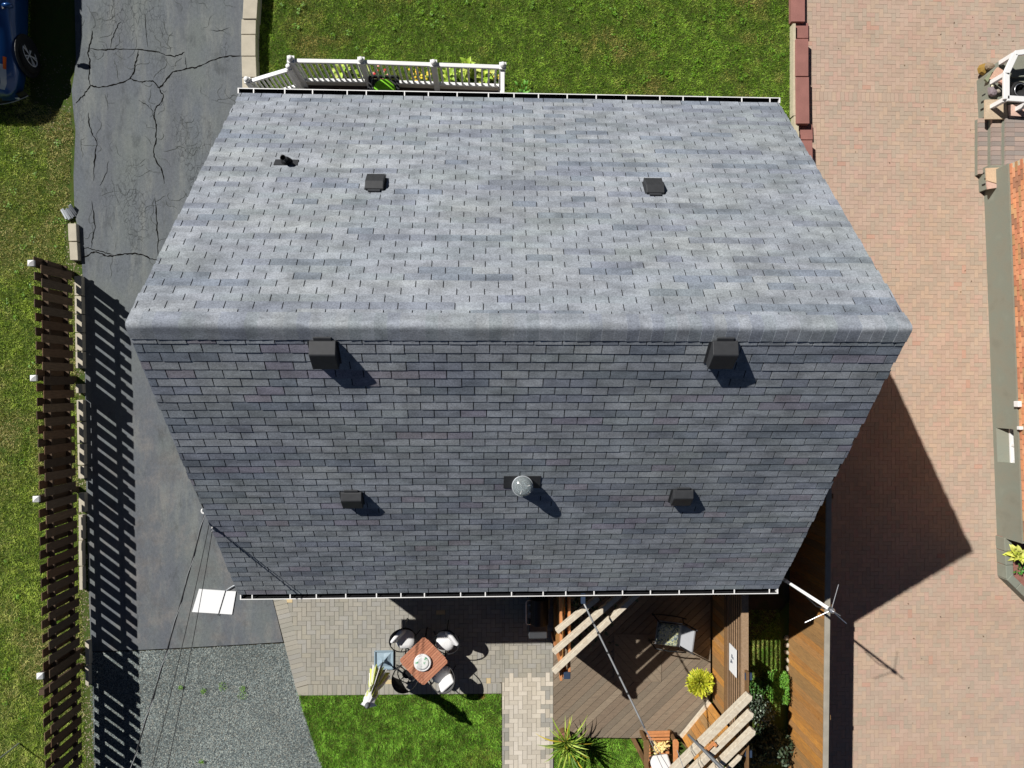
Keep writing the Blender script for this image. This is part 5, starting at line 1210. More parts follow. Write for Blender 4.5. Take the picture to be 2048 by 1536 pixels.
for a in (-1, 1):
    mb.box((a * 0.27 - 0.02, -hs + 0.03, TZ - 0.05 - ZP), (a * 0.27 + 0.02, hs - 0.03, TZ - 0.024 - ZP), None, tm)
mb.box((-hs + 0.03, -0.02, TZ - 0.075 - ZP), (hs - 0.03, 0.02, TZ - 0.05 - ZP), None, tm); mb.build('frame', 'black_metal', tab)
for sx in (-1, 1):
    for sy in (-1, 1):
        mb = MB(); mb.tube([tm @ Vector((sx * 0.27, sy * 0.27, TZ - 0.05 - ZP)), tm @ Vector((sx * 0.30, sy * 0.30, 0.0))], 0.016, 8); mb.build('leg', 'black_metal', tab)
tp = g(844.9, 1326, TZ + 0.05)
tray = thing('cake_dome', (tp.x, tp.y, TZ), 'round white lidded tray with leaf print in the middle of the table', 'tray')
n = NB('leaf_print'); l1 = n.ramp(n.noise(11, 2, dist=1.2), 0.56, 0.62); l2 = n.ramp(n.noise(7, 2, dist=0.6), 0.60, 0.66)
M['leaf_print'] = n.done(n.mix(l2, n.mix(l1, (0.80, 0.81, 0.79, 1), S(120, 176, 140)), S(232, 226, 140)), 0.35, 0, 0.5)
mb = MB(); mb.lathe([(0.155, 0.002), (0.172, 0.012), (0.172, 0.045), (0.160, 0.055)], 40, (tp.x, tp.y, TZ)); mb.build('rim', 'white_paint', tray, smooth=False)
mb = MB(); mb.lathe([(0.158, 0.052), (0.10, 0.060), (0.01, 0.064)], 40, (tp.x, tp.y, TZ)); mb.build('lid', 'leaf_print', tray, smooth=True)

def hoop_chair(px, py, label, cush, clabel, first=None):
    c = g(px, py, 0.62); t_ = thing('hoop_chair', (c.x, c.y, ZP), label, 'chair', 'round black chairs at the patio table')
    face = math.atan2(tc.y - c.y, tc.x - c.x)
    m_ = Matrix.Translation((c.x, c.y, ZP)) @ Euler((0, 0, face)).to_matrix().to_4x4()     # +x looks at the table
    hr = 0.262
    mb = MB(); mb.tube([m_ @ Vector((hr * math.cos(t), hr * 0.98 * math.sin(t), 0.60 - 0.13 * math.cos(t))) for t in np.linspace(0, 2 * math.pi, 37)[:-1]], 0.011, 8, closed=True); mb.build('hoop', 'black_metal', t_, smooth=True)
    mb = MB(); mb.tube([m_ @ Vector((0.03 + 0.20 * math.cos(t), 0.20 * math.sin(t), 0.40)) for t in np.linspace(0, 2 * math.pi, 29)[:-1]], 0.010, 8, closed=True)
    if cush: mb.prism([tuple((m_ @ Vector((0.03 + 0.20 * math.cos(t), 0.20 * math.sin(t), 0)))[:2]) for t in np.linspace(0, 2 * math.pi, 29)[:-1]], 0.405 + ZP, 0.412 + ZP, bottom=True)
    else: mb.lathe([(0.01, 0.395 + ZP), (0.085, 0.40 + ZP), (0.09, 0.41 + ZP), (0.01, 0.415 + ZP)], 16, tuple(m_.translation)[:2] + (0,)); mb.beam(m_ @ Vector((-0.15, 0, 0.40)), m_ @ Vector((0.2, 0, 0.40)), 0.02, 0.012); mb.beam(m_ @ Vector((0.03, -0.19, 0.40)), m_ @ Vector((0.03, 0.19, 0.40)), 0.02, 0.012)
    mb.build('seat', 'black_metal', t_)
    bk = MB(); vv = []; nA = 17                                # crescent back panel from hoop to seat
    for t in np.linspace(math.pi * 0.66, math.pi * 1.34, nA):
        k = math.sin((t - math.pi * 0.66) / (math.pi * 0.68) * math.pi)
        vv += [m_ @ Vector((hr * math.cos(t), hr * 0.98 * math.sin(t), 0.60 - 0.13 * math.cos(t))), m_ @ Vector((hr * math.cos(t) * (1 - 0.34 * k) + 0.0, hr * math.sin(t) * (1 - 0.34 * k), 0.60 - 0.13 * math.cos(t) - 0.30 * k))]
    bk.add(vv, [(2 * i, 2 * i + 1, 2 * i + 3, 2 * i + 2) for i in range(nA - 1)]); o_ = bk.build('backrest', 'black_plastic', t_, smooth=True); sm = o_.modifiers.new('solid', 'SOLIDIFY'); sm.thickness = 0.012
    for t in (0.8, 2.3, 3.95, 5.5):
        mb = MB(); mb.tube([m_ @ Vector((0.03 + 0.19 * math.cos(t), 0.19 * math.sin(t), 0.40)), m_ @ Vector((0.03 + 0.27 * math.cos(t), 0.27 * math.sin(t), 0.0))], 0.010, 7); mb.build('leg', 'black_metal', t_)
    for t in (1.05, -1.05):
        mb = MB(); mb.tube([m_ @ Vector((hr * math.cos(t), hr * math.sin(t), 0.60 - 0.13 * math.cos(t))), m_ @ Vector((0.03 + 0.20 * math.cos(t), 0.20 * math.sin(t), 0.40))], 0.009, 7); mb.build('strut', 'black_metal', t_)
    if cush:
        s_ = thing('cushion', tuple(m_ @ Vector((0.0, 0, 0.415))), clabel, 'cushion', 'white cushions of the patio chairs')
        mb = MB(); mb.lathe([(0.12, 0.0), (0.185, 0.015), (0.20, 0.04), (0.185, 0.065), (0.10, 0.085), (0.008, 0.09)], 28, tuple(m_ @ Vector((0.04, 0, 0.414))), fn=lambda a, z: 1 + 0.06 * math.cos(4 * (a - face))); mb.build('seat_pad', 'cushion', s_, smooth=True)
        mb = MB(); mm = m_ @ Matrix.Translation((-0.13, 0, 0.585)) @ Euler((0, -0.42, 0)).to_matrix().to_4x4(); mb.box((-0.04, -0.17, -0.12), (0.04, 0.17, 0.13), None, mm); o_ = mb.build('back_pad', 'cushion', s_, smooth=True); b_ = o_.modifiers.new('b', 'BEVEL'); b_.width = 0.038; b_.segments = 4
    return t_
hoop_chair(806, 1281, 'round black chair between the table and the umbrella base, nearest the roof', True, 'white cushion half in shade on the chair nearest the umbrella base')
hoop_chair(893, 1285, 'round black chair between the table and the grill', True, 'broad white cushion on the chair between table and grill')
hoop_chair(811, 1356, 'empty round black chair at the table corner beside the folded umbrella', False, '')
hoop_chair(884, 1357, 'round black chair at the lawn edge under the table', True, 'white cushion overhanging the lawn edge on the lower chair')

# folded umbrella
ub = g(768, 1319, 0.03)
umb = thing('patio_umbrella', (ub.x, ub.y, ZP), 'folded yellow and white striped umbrella in a square metal base', 'umbrella')
hb_ = 0.185
mb = MB(); mb.box((ub.x - hb_, ub.y - hb_, ZP), (ub.x + hb_, ub.y + hb_, ZP + 0.02)); fr = mb.build('base', 'bluegrey', umb)
mb = MB()
for (a, b) in (((-1, -1), (1, -1)), ((1, -1), (1, 1)), ((1, 1), (-1, 1)), ((-1, 1), (-1, -1))): mb.beam((ub.x + a[0] * hb_, ub.y + a[1] * hb_, ZP + 0.035), (ub.x + b[0] * hb_, ub.y + b[1] * hb_, ZP + 0.035), 0.022, 0.03)
mb.build('base_rim', 'bluegrey', fr)
mb = MB(); a_ = hb_ * 0.80; vv = []
ring_ = []
for k in range(16):                                            # concave pyramid
    t = 2 * math.pi * k / 16 + math.pi / 4; f = 1.0 if k % 4 == 0 else (0.62 if k % 4 == 2 else 0.72); ring_.append((a_ * 1.41 * f * math.cos(t), a_ * 1.41 * f * math.sin(t)))
for s_, z in ((1.0, 0.022), (0.55, 0.05), (0.2, 0.10), (0.11, 0.20)): vv += [(ub.x + x * s_, ub.y + y * s_, ZP + z) for x, y in ring_]
mb.add(vv, [(i * 16 + j, i * 16 + (j + 1) % 16, (i + 1) * 16 + (j + 1) % 16, (i + 1) * 16 + j) for i in range(3) for j in range(16)] + [tuple(48 + j for j in range(16))]); mb.build('base_cone', 'bluegrey', fr)
mb = MB(); mb.tube([(ub.x, ub.y, ZP + 0.18), (ub.x, ub.y, 2.16)], 0.019, 12); mb.build('pole', 'black_metal', umb, smooth=True)
mb = MB(); mb.box((ub.x + 0.02, ub.y - 0.02, 0.78), (ub.x + 0.10, ub.y + 0.02, 0.86)); mb.build('crank', 'black_plastic', umb)
prof_ = [(0.185, 0.80), (0.160, 0.98), (0.130, 1.18), (0.092, 1.36), (0.072, 1.46), (0.092, 1.58), (0.108, 1.72), (0.088, 1.86), (0.06, 1.98), (0.035, 2.06)]
NP = 16
for part, colr in (('stripe', 0), ('stripe', 1)):
    mb = MB()
    for k in range(NP):
        if k % 2 != colr: continue
        t0, t1 = 2 * math.pi * k / NP, 2 * math.pi * (k + 1) / NP; vv = []
        for (r_, z) in prof_:
            for t, q_ in ((t0, 0.62), (t0 * 0.6 + t1 * 0.4, 1.12), (t0 * 0.35 + t1 * 0.65, 1.0), (t1, 0.62)):
                rr_ = r_ * q_ * (1 + 0.12 * math.sin(3 * t + 2 * z)); vv.append((ub.x + rr_ * math.cos(t), ub.y + rr_ * math.sin(t), z + 0.03 * math.sin(5 * t) * (1 if z < 0.9 else 0)))
        mb.add(vv, [(i * 4 + j, i * 4 + j + 1, i * 4 + 5 + j, i * 4 + 4 + j) for i in range(len(prof_) - 1) for j in range(3)])
    o_ = mb.build('canopy', 'lime_cloth' if colr == 0 else 'cushion', umb, smooth=True)
mb = MB(); mb.tube([(ub.x + 0.062 * math.cos(t), ub.y + 0.062 * math.sin(t), 1.46) for t in np.linspace(0, 6.283, 17)[:-1]], 0.010, 6, closed=True); mb.build('tie', 'white_paint', umb)
mb = MB(); vv = []
for k in range(6):
    t = 2 * math.pi * k / 6 + 0.4; e1 = Vector((math.cos(t), math.sin(t), 0)); e2 = Vector((-math.sin(t), math.cos(t), 0)); b_ = Vector((ub.x, ub.y, 2.12))
    mb.add([b_ + e1 * 0.02 - e2 * 0.02, b_ + e1 * 0.02 + e2 * 0.02, b_ + e1 * 0.09 + e2 * 0.05 - Vector((0, 0, 0.09)), b_ + e1 * (0.12 + 0.05 * (k % 2)) - Vector((0, 0, 0.16)), b_ + e1 * 0.09 - e2 * 0.05 - Vector((0, 0, 0.09))], [(0, 1, 2, 3, 4)])
mb.build('vent_flap', 'cushion', umb)
mb = MB(); mb.lathe([(0.028, 2.10), (0.048, 2.13), (0.048, 2.19), (0.02, 2.24), (0.004, 2.245)], 14, (ub.x, ub.y, 0)); mb.build('finial', 'grill_grey', umb, smooth=True)

# ------------------------------------------------------------------ antenna, service mast, wires, white sheet
ap = g(1665, 1222, 4.4)
an = thing('roof_antenna', (ap.x, ap.y, 2.3), 'white pole antenna with thin radial rods beside the lower right roof corner', 'antenna')
mb = MB(); mb.tube([(ap.x - 0.55, ap.y + 0.06, 2.30), (ap.x - 0.12, ap.y + 0.05, 2.34), (ap.x - 0.03, ap.y + 0.02, 2.46), (ap.x, ap.y, 2.65), (ap.x, ap.y, 4.32)], 0.026, 12); mb.build('mast', 'white_paint', an, smooth=True)
mb = MB(); mb.lathe([(0.03, 2.70), (0.034, 2.72), (0.034, 2.76), (0.03, 2.78)], 12, (ap.x, ap.y, 0)); mb.build('collar', 'galv', an)
mb = MB(); mb.lathe([(0.03, 4.30), (0.042, 4.33), (0.042, 4.40), (0.02, 4.43)], 14, (ap.x, ap.y, 0)); mb.build('hub', 'steel', an)
for (px, py) in ((1677, 1169), (1693, 1247), (1610, 1245)):
    e = g(px, py, 4.22); mb = MB(); mb.tube([(ap.x, ap.y, 4.36), e], 0.0065, 6); mb.build('radial', 'steel', an)
mb = MB(); mb.tube([(ap.x, ap.y, 4.40), (ap.x + 0.01, ap.y, 4.62)], 0.008, 6); mb.build('whip', 'steel', an)
mb = MB(); mb.tube([(ap.x - 0.02, ap.y - 0.03, 4.2), (ap.x - 0.06, ap.y - 0.05, 4.0), (ap.x - 0.03, ap.y - 0.03, 3.6)], 0.009, 6); mb.build('cable_loop', 'wire', an, smooth=True)

smz = 4.42
sp_ = g(408, 1022, smz)
sm_ = thing('service_mast', (sp_.x, sp_.y, 2.5), 'grey electric service mast with white ring at the left roof edge', 'mast')
mb = MB(); mb.tube([(sp_.x, sp_.y, 2.5), (sp_.x, sp_.y, smz - 0.05)], 0.022, 10); mb.build('conduit', 'galv', sm_)
mb = MB(); mb.tube([(sp_.x + 0.034 * math.cos(t), sp_.y + 0.034 * math.sin(t), smz) for t in np.linspace(0, 6.283, 17)[:-1]], 0.013, 8, closed=True); mb.build('insulator', 'white_paint', sm_, smooth=True)
lo_ = g(425, 1060, 4.25)
mb = MB(); mb.tube([(sp_.x, sp_.y, 4.2), lo_], 0.008, 6); mb.lathe([(0.02, -0.02), (0.025, 0), (0.02, 0.02)], 8, tuple(lo_)); mb.build('bracket', 'white_paint', sm_)
def wire(A, B, r, sag, mat, label, twist=False):
    t_ = thing('overhead_wire', A, label, 'wire', 'overhead wires at the left of the house')
    P_ = [A.lerp(B, t) - Vector((0, 0, sag * 4 * t * (1 - t))) for t in np.linspace(0, 1, 90)]
    mb = MB(); mb.tube(P_, r, 6); mb.build('conductor', mat, t_, smooth=True)
    if twist:
        mb = MB(); mb.tube([p + Vector((math.cos(i * 0.42), math.sin(i * 0.42) * 0.6, math.sin(i * 0.42))) * (r * 1.25) for i, p in enumerate(P_)], r * 0.5, 6); mb.build('neutral', 'wire_light', t_, smooth=True)
Zf = 4.9
wire(Vector((sp_.x, sp_.y - 0.03, smz - 0.04)), g(240, 1606, Zf), 0.0095, 0.10, 'wire', 'thick twisted power wire running from the service mast to the lower frame edge', True)
wire(g(418, 1050, 4.32), g(288, 1600, Zf), 0.0048, 0.08, 'wire', 'left of the two thin black wires crossing the white sheet')
wire(lo_, g(321, 1600, Zf), 0.0048, 0.08, 'wire', 'right of the two thin black wires crossing the white sheet')

wc = [g(398, 1178, 0.02), g(472, 1183, 0.02), g(464, 1229, 0.02), g(384, 1224, 0.02)]
wb = sum(wc, Vector()) / 4
ws = thing('white_sheet', (wb.x, wb.y, 0.0), 'bright white rectangular sheet lying on the asphalt by the roof corner', 'sheet')
mb = MB(); mb.prism([(p.x, p.y) for p in wc], 0.004, 0.022, bottom=True); mb.build('panel', 'white_panel', ws)
a, b = g(451, 1181, 0.03), g(436, 1231, 0.03)
mb = MB(); mb.tube([a, b], 0.007, 6); prop(mb.build('dark_line', 'wire'), 'thin dark line across the white sheet', 'cord')  # dark line across the sheet, drawn as a thin black tube
mb = MB(); mb.tube([g(452, 1181, 0.035), g(458, 1177, 0.04), g(466, 1172, 0.04), g(476, 1169, 0.04), g(490, 1166, 0.04)], 0.012, 8); prop(mb.build('grey_hose', 'galv', smooth=True), 'short pale grey hose from the white sheet to under the roof', 'hose')

# ------------------------------------------------------------------ NEIGHBOUR'S HOUSE, STEPS, PLANTERS
N0 = g(1967.5, 372); N1 = g(1997, 1160); nd = (N1 - N0).normalized(); no = Vector((nd.y, -nd.x, 0))
if no.x > 0: no = -no
N0 = N0 - nd * 0.25; NL = (g(1993.5, 1072) - N0).dot(nd)
nang = math.atan2(nd.y, nd.x)
nb = thing('brick_house', (N0.x, N0.y, 0), 'neighbouring brick house with grey rendered foundation at the right edge', 'house')
NM = Matrix(((nd.x, -no.x, 0, N0.x), (nd.y, -no.y, 0, N0.y), (0, 0, 1, 0), (0, 0, 0, 1)))    # local x along wall, y into the house
def sN(py, z=0.4): # distance along the wall of a pixel row, on the wall's face
    best = None
    for k in range(0, 1200):
        s_ = k * 0.01; p = N0 + nd * s_; 
        yy = proj((p.x, p.y, z))[1]
        if best is None or abs(yy - py) < best[0]: best = (abs(yy - py), s_)
    return best[1]
wa, wb_ = sN(857), sN(927)
mb = MB(); PZ = 0.74
mb.box((0, 0, -0.1), (wa, 0.3, PZ), None, NM); mb.box((wb_, 0, -0.1), (NL, 0.3, PZ), None, NM); mb.box((wa, 0, -0.1), (wb_, 0.3, 0.10), None, NM); mb.box((wa, 0, 0.60), (wb_, 0.3, PZ), None, NM)
mb.add([NM @ Vector(p) for p in [(wa, 0.0, 0.10), (wb_, 0.0, 0.10), (wb_, 0.14, 0.29), (wa, 0.14, 0.29)]], [(0, 1, 2, 3)])
mb.add([NM @ Vector(p) for p in [(wa, 0.14, 0.29), (wb_, 0.14, 0.29), (wb_, 0.30, 0.29), (wa, 0.30, 0.29)]], [(0, 1, 2, 3)])
mb.build('foundation', 'parget', nb)
mb = MB(); mb.box((wa, 0.20, 0.291), (wb_, 0.205, 0.60), None, NM); wi = mb.build('window', 'pane', nb)
mb = MB()
for lo, hi in (((wa, 0.13, 0.292), (wb_, 0.20, 0.33)), ((wa, 0.15, 0.57), (wb_, 0.20, 0.599)), ((wa + 0.001, 0.15, 0.331), (wa + 0.04, 0.20, 0.569)), ((wb_ - 0.04, 0.15, 0.331), (wb_ - 0.001, 0.20, 0.569)), (((wa + wb_) / 2 - 0.03, 0.14, 0.331), ((wa + wb_) / 2 + 0.02, 0.20, 0.569))): mb.box(lo, hi, None, NM)
mb.build('frame', 'white_paint', wi)
mb = MB(); mb.box(((wa + wb_) / 2 + 0.025, 0.16, 0.332), (wb_ - 0.045, 0.195, 0.568), None, NM); mb.build('sash_panel', 'white_panel', wi)
mb = MB(); mb.box((0.001, 0.03, PZ + 0.001), (NL, 0.3, 3.0), None, NM); mb.build('mortar_wall', 'mortar', nb)
mb = MB(); mb.box((-0.01, -0.012, PZ - 0.045), (NL, 0.025, PZ - 0.001), None, NM); mb.build('ledge', 'parget', nb)
BR = [S(214, 150, 112), S(208, 142, 106), S(220, 160, 122), S(200, 134, 102), S(186, 144, 104), S(222, 154, 110), S(170, 124, 98), S(208, 162, 118)]
bme = MB().box((0.006, 0.012, 0.005), (0.204, 0.05, 0.067)).mesh('brick'); bme.materials.append(M['brick'])
cnt = 0; far = MB()
for c_ in range(20):
    z = PZ + 0.002 + c_ * 0.072; s_ = -0.105 * (c_ % 2)
    while s_ < NL - 0.21:
        if s_ >= 0:
            col = jit(R.choice(BR), 0.12); q_ = NM @ Vector((s_, 0, z)); py = proj(q_)[1]
            if c_ < 5 and 330 < py < 1120 and cnt < 300:
                piece_ob('brick', bme, nb, q_ - Vector((N0.x, N0.y, 0)), col, (0, 0, nang)).scale = (1, -1 if (NM.to_3x3().determinant() < 0) else 1, 1); cnt += 1
            else: far.box((s_ + 0.006, 0.012, z + 0.005), (s_ + 0.204, 0.05, z + 0.067), col, NM)
        s_ += 0.21
o_ = far.build('brick_field', 'brick', nb); o_['kind'] = 'stuff'
for (py, z, w_, h_, lab) in ((808, 0.74, 0.12, 0.13, 'larger white vent box on the brick wall above the basement window'), (856, 0.80, 0.07, 0.09, 'smaller white box on the brick wall at the window corner')):
    s_ = sN(py, z); bx_ = thing('vent_box', tuple(NM @ Vector((s_, 0, z))), lab, 'vent'); mb = MB(); mb.box((s_ - w_ / 2, -0.07, z - 0.02), (s_ + w_ / 2, 0.011, z + h_ - 0.02), None, NM); mb.build('hood', 'white_paint', bx_, bevel=0.01)
    mb = MB(); mb.box((s_ - w_ / 2 + 0.012, -0.058, z - 0.028), (s_ + w_ / 2 - 0.012, 0.008, z - 0.021), None, NM); mb.build('grille', 'black_plastic', bx_)

# entry steps
st = thing('entry_steps', g(1985, 290, 0), 'brick paver steps climbing to the neighbour entrance', 'steps')
TR = [S(168, 150, 142), S(160, 144, 136), S(154, 144, 138), S(176, 156, 144), S(148, 138, 132)]
for k, (xa, xb) in enumerate(((1958, 1986), (1984, 2014), (2012, 2070))):
    z = 0.15 * (k + 1); a = g(xa, 236, z); b = g(xb, 348, z); y0_, y1_ = b.y, a.y
    mb = MB(); mb.box((a.x + 0.012, y0_, -0.02), (g(2100, 300, z).x, y1_, z - 0.051)); mb.build('riser', 'parget', st)
    n_ = 12; hgt = (y1_ - y0_) / n_
    for j in range(n_):
        w1 = g(xb, 300, z).x + 0.03; mid = a.x + 0.19
        for (u0, u1) in ((a.x, mid), (mid, w1)):
            if u1 - u0 < 0.04: continue
            mb = MB(); mb.box((u0 + 0.003, y0_ + j * hgt + 0.003, z - 0.05), (u1 - 0.003, y0_ + (j + 1) * hgt - 0.003, z + R.uniform(-0.002, 0.002))); mb.build('paver', 'paver', st, color=jit(R.choice(TR), 0.06))
# stone pier below the steps
FL = [S(214, 184, 152), S(206, 168, 146), S(196, 176, 150), S(210, 176, 160)]
pr = thing('stone_pier', g(1972, 360, 0), 'grey block pier topped with flagstones below the entry steps', 'pier')
mb = MB(); q_ = [g(1956, 340, 0), g(2060, 340, 0), g(2060, 372, 0), g(1958, 384, 0)]; mb.prism(q_, -0.02, 0.34, bottom=True); mb.build('block_wall', 'parget', pr)
for poly, col in (([(1973, 336), (2034, 334), (2040, 350), (2016, 373), (1974, 361)], FL[0]), ([(1974, 362.5), (2010, 373), (1976, 378)], FL[3])):
    mb = MB(); mb.prism([g(x, y, 0.38) for x, y in poly], 0.342, 0.38); mb.build('flagstone', 'stone_piece', pr, color=col)
for (y0_, y1_, z) in ((350, 352, 0.10), (362, 364, 0.2), (372, 374, 0.12)):
    mb = MB(); mb.box((q_[0].x - 0.004, g(1956, y1_).y, z), (q_[0].x + 0.02, g(1956, y0_).y, z + 0.09)); mb.build('joint', 'black_plastic', pr)
# planter with rocks above the steps
pl_ = thing('stone_planter', g(1975, 195, 0), 'grey block planter with flagstones and rocks beside the white railing', 'planter')
mb = MB(); q_ = [g(1953, 162, 0), g(1976, 136, 0), g(2070, 132, 0), g(2070, 234, 0), g(1957, 240, 0)]; mb.prism(q_, -0.02, 0.34, bottom=True); mb.build('block_wall', 'parget', pl_)
for poly, col in (([(1971, 199), (2012, 199), (2016, 238), (1971, 238)], FL[2]), ([(1978, 158), (1996, 134), (2006, 140), (2012, 150), (1994, 160)], FL[1]), ([(1970, 158), (1986, 140), (1976, 164)], S(140, 146, 118)), ([(2016, 210), (2050, 206), (2052, 234), (2018, 236)], FL[3])):
    mb = MB(); mb.prism([g(x, y, 0.39) for x, y in poly], 0.342, 0.39); mb.build('flagstone', 'stone_piece', pl_, color=col)
for (y0_, y1_, z) in ((196, 198, 0.15), (208, 210.5, 0.12), (222, 224, 0.1)):
    mb = MB(); mb.box((g(1955, y1_).x - 0.01, g(1955, y1_).y, z), (g(1955, y1_).x + 0.02, g(1955, y0_).y, z + 0.10)); mb.build('joint', 'black_plastic', pl_)
RKN = ['rough brown rock on the outer corner of the stone planter', 'split grey rock leaning on the planter top edge', 'purple grey rock inside the stone planter', 'pale pebble on the planter under the white railing', 'round grey stone on the planter beside the pebble', 'pink stone under the white railing corner']
for k, (px, py, z, r_, col) in enumerate(((1966, 138, 0.16, 0.13, S(150, 120, 60)), (1978, 133, 0.30, 0.09, S(150, 132, 110)), (1983, 184, 0.40, 0.10, S(138, 126, 130)), (1985, 171, 0.40, 0.04, S(210, 206, 180)), (1996, 182, 0.40, 0.06, S(170, 160, 146)), (2004, 165, 0.40, 0.08, S(208, 164, 146)))):
    p = g(px, py, z); mb = MB(); mb.lathe([(r_ * 0.5, -r_ * 0.55), (r_ * 1.0, -r_ * 0.2), (r_ * 0.85, r_ * 0.35), (r_ * 0.3, r_ * 0.6)], 8, (0, 0, 0), fn=lambda a, z: 1 + 0.22 * math.sin(2 * a + k * 1.7) + 0.14 * math.sin(3 * a + k))
    o_ = mb.build('rock', 'stone_piece', color=jit(col, 0.05)); o_.location = p + Vector((0, 0, r_ * 0.2)); prop(o_, RKN[k], 'rock', 'rocks on the stone planter')
mb = MB()
# white railing of the neighbour's porch
rl_ = thing('white_railing', g(2015, 172, 0.9), 'white porch railing of the neighbour above the stone planter', 'railing')
ZN = 0.80
for a, b, wd in (((2012, 146), (2012, 199), 0.125), ((2013, 197), (2075, 201), 0.12), ((2011, 149), (2030, 108), 0.125), ((2029, 107), (2078, 101), 0.11)):
    mb = MB(); mb.beam(g(*a, ZN), g(*b, ZN), wd * 0.95, 0.06); mb.build('rail', 'white_paint', rl_, bevel=0.008)
for (x, y) in ((2012, 148), (2012, 198), (2030, 108), (2064, 203)):
    p = g(x, y, ZN); mb = MB(); mb.box((p.x - 0.042, p.y - 0.042, 0.392), (p.x + 0.042, p.y + 0.042, ZN - 0.032)); mb.build('post', 'white_paint', rl_)
sr = thing('white_handrail', g(2030, 330, 0.6), 'lower white handrail beside the flagstone pier', 'railing')
mb = MB(); mb.beam(g(2018, 333, 0.62), g(2075, 316, 0.85), 0.07, 0.06); mb.build('rail', 'white_paint', sr, bevel=0.008)
p = g(2021, 333, 0.62); mb = MB(); mb.box((p.x - 0.03, p.y - 0.03, 0.30), (p.x + 0.03, p.y + 0.03, 0.59)); mb.build('post', 'white_paint', sr)
mb = MB(); mb.prism([g(2020, 113, 0.43), g(2080, 110, 0.43), g(2080, 152, 0.43), g(2012, 154, 0.43)], 0.342, 0.43, bottom=True)
prop(mb.build('porch_slab', 'parget'), 'grey porch slab inside the white railing at the frame edge', 'slab')
p = g(2046, 178, 0.62); tp_ = thing('tyre_planter', (p.x, p.y, 0.345), 'black round tub with a bright metal rim inside the white railing', 'tub')
mb = MB(); mb.lathe([(0.12, 0.345), (0.20, 0.40), (0.21, 0.50), (0.17, 0.56), (0.13, 0.55), (0.12, 0.45)], 24, (p.x, p.y, 0)); mb.build('tub', 'rubber', tp_, smooth=True)
mb = MB(); mb.tube([(p.x + 0.135 * math.cos(t), p.y + 0.135 * math.sin(t), 0.565) for t in np.linspace(0, 6.283, 25)[:-1]], 0.010, 6, closed=True); mb.build('rim', 'steel', tp_, smooth=True)

# planter below the neighbour's wall
lp_ = thing('block_planter', g(2015, 1115, 0), 'weathered grey block planter with mulch against the brick house', 'planter')
outer = [g(1992, 1070, 0), g(1996, 1152, 0), g(2068, 1222, 0), g(2120, 1222, 0), g(2120, 1070, 0)]
inn = [g(2012, 1074, 0.25), g(2018, 1156, 0.25), g(2070, 1204, 0.25), g(2120, 1204, 0.25), g(2120, 1074, 0.25)]
mb = MB(); mb.prism(outer, -0.02, 0.18, bottom=True); mb.build('planter_bed', 'mulch', lp_)
for i, (a, b) in enumerate(((0, 1), (1, 2))):
    A, B = outer[a], outer[b]; n_ = 3 if i == 0 else 4; d = (B - A) / n_; nn_ = Vector((-d.y, d.x, 0)).normalized()
    if nn_.x < 0: nn_ = -nn_
    for k in range(n_):
        p0, p1 = A + d * (k + 0.015), A + d * (k + 0.985); mb = MB(); mb.prism([p0 - nn_ * 0.012, p1 - nn_ * 0.012, p1 + nn_ * 0.15, p0 + nn_ * 0.15], -0.02, 0.27 + R.uniform(-0.008, 0.008), bottom=True); mb.build('planter_block', 'parget', lp_, bevel=0.012)
p = g(2041, 1110, 0.45); plant('hosta', (p.x, p.y, 0.18), 'large yellow green hosta in the block planter by the brick house', 'plant', 44, hosta, [S(214, 216, 96), S(226, 228, 124), S(196, 206, 80)], (0.15, 0.9), 0.06, 0.24)
p = g(2043, 1140, 0.30); plant('leafy_weed', (p.x, p.y, 0.18), 'small dark green plant beside the yellow hosta in the planter', 'plant', 14, small, [S(70, 130, 50), S(90, 150, 60)], (0.1, 0.7), 0.10, 0.10)

# ------------------------------------------------------------------ PARKED CAR (only its front left corner is in the frame)
cxr, cyf = -9.98, 5.66
car = thing('parked_car', (cxr, cyf + 2.1, 0), 'blue car parked at the top left, cut off by the frame', 'car')
stn = [(0.00, 0.60, 0.40, 0.54, 0.50, 0.58), (0.06, 0.68, 0.50, 0.60, 0.58, 0.70), (0.20, 0.79, 0.60, 0.70, 0.66, 0.81), (0.45, 0.89, 0.62, 0.74, 0.74, 0.87), (0.85, 0.98, 0.62, 0.80, 0.82, 0.91), (1.15, 1.05, 0.62, 0.82, 0.90, 0.915),
       (1.5, 1.28, 0.60, 0.80, 0.96, 0.915), (1.95, 1.57, 0.52, 0.78, 0.99, 0.925), (2.4, 1.64, 0.52, 0.78, 1.00, 0.915), (3.2, 1.62, 0.52, 0.78, 1.01, 0.925), (3.9, 1.42, 0.56, 0.86, 1.00, 0.91), (4.2, 1.02, 0.60, 0.82, 0.92, 0.86), (4.28, 0.7, 0.6, 0.76, 0.66, 0.78)]
def sect(st_):
    s_, zt, wt, wb2, zb2, w_ = st_
    half = [(0, zt + 0.012), (wt * 0.55, zt + 0.004), (wt, zt - 0.035), (wb2, zb2), (w_, max(0.52, zb2 - 0.14)), (w_, 0.50 if zb2 > 0.55 else 0.45), (w_ * 0.975, 0.30), (w_ * 0.90, 0.20)]
    return [(-x, z) for x, z in half[::-1]] + half[1:]
def cp_(s_, x, z): return (cxr + x, cyf + s_, z)
mb = MB(); nsec = 15
for st_ in stn: mb.v += [cp_(st_[0], x, z) for x, z in sect(st_)]
for i in range(len(stn) - 1):
    for j in range(nsec - 1): mb.f.append((i * nsec + j, (i + 1) * nsec + j, (i + 1) * nsec + j + 1, i * nsec + j + 1)); mb.c.append(None)
mb.f.append(tuple(range(nsec))); mb.c.append(None); mb.f.append(tuple((len(stn) - 1) * nsec + j for j in range(nsec))[::-1]); mb.c.append(None)
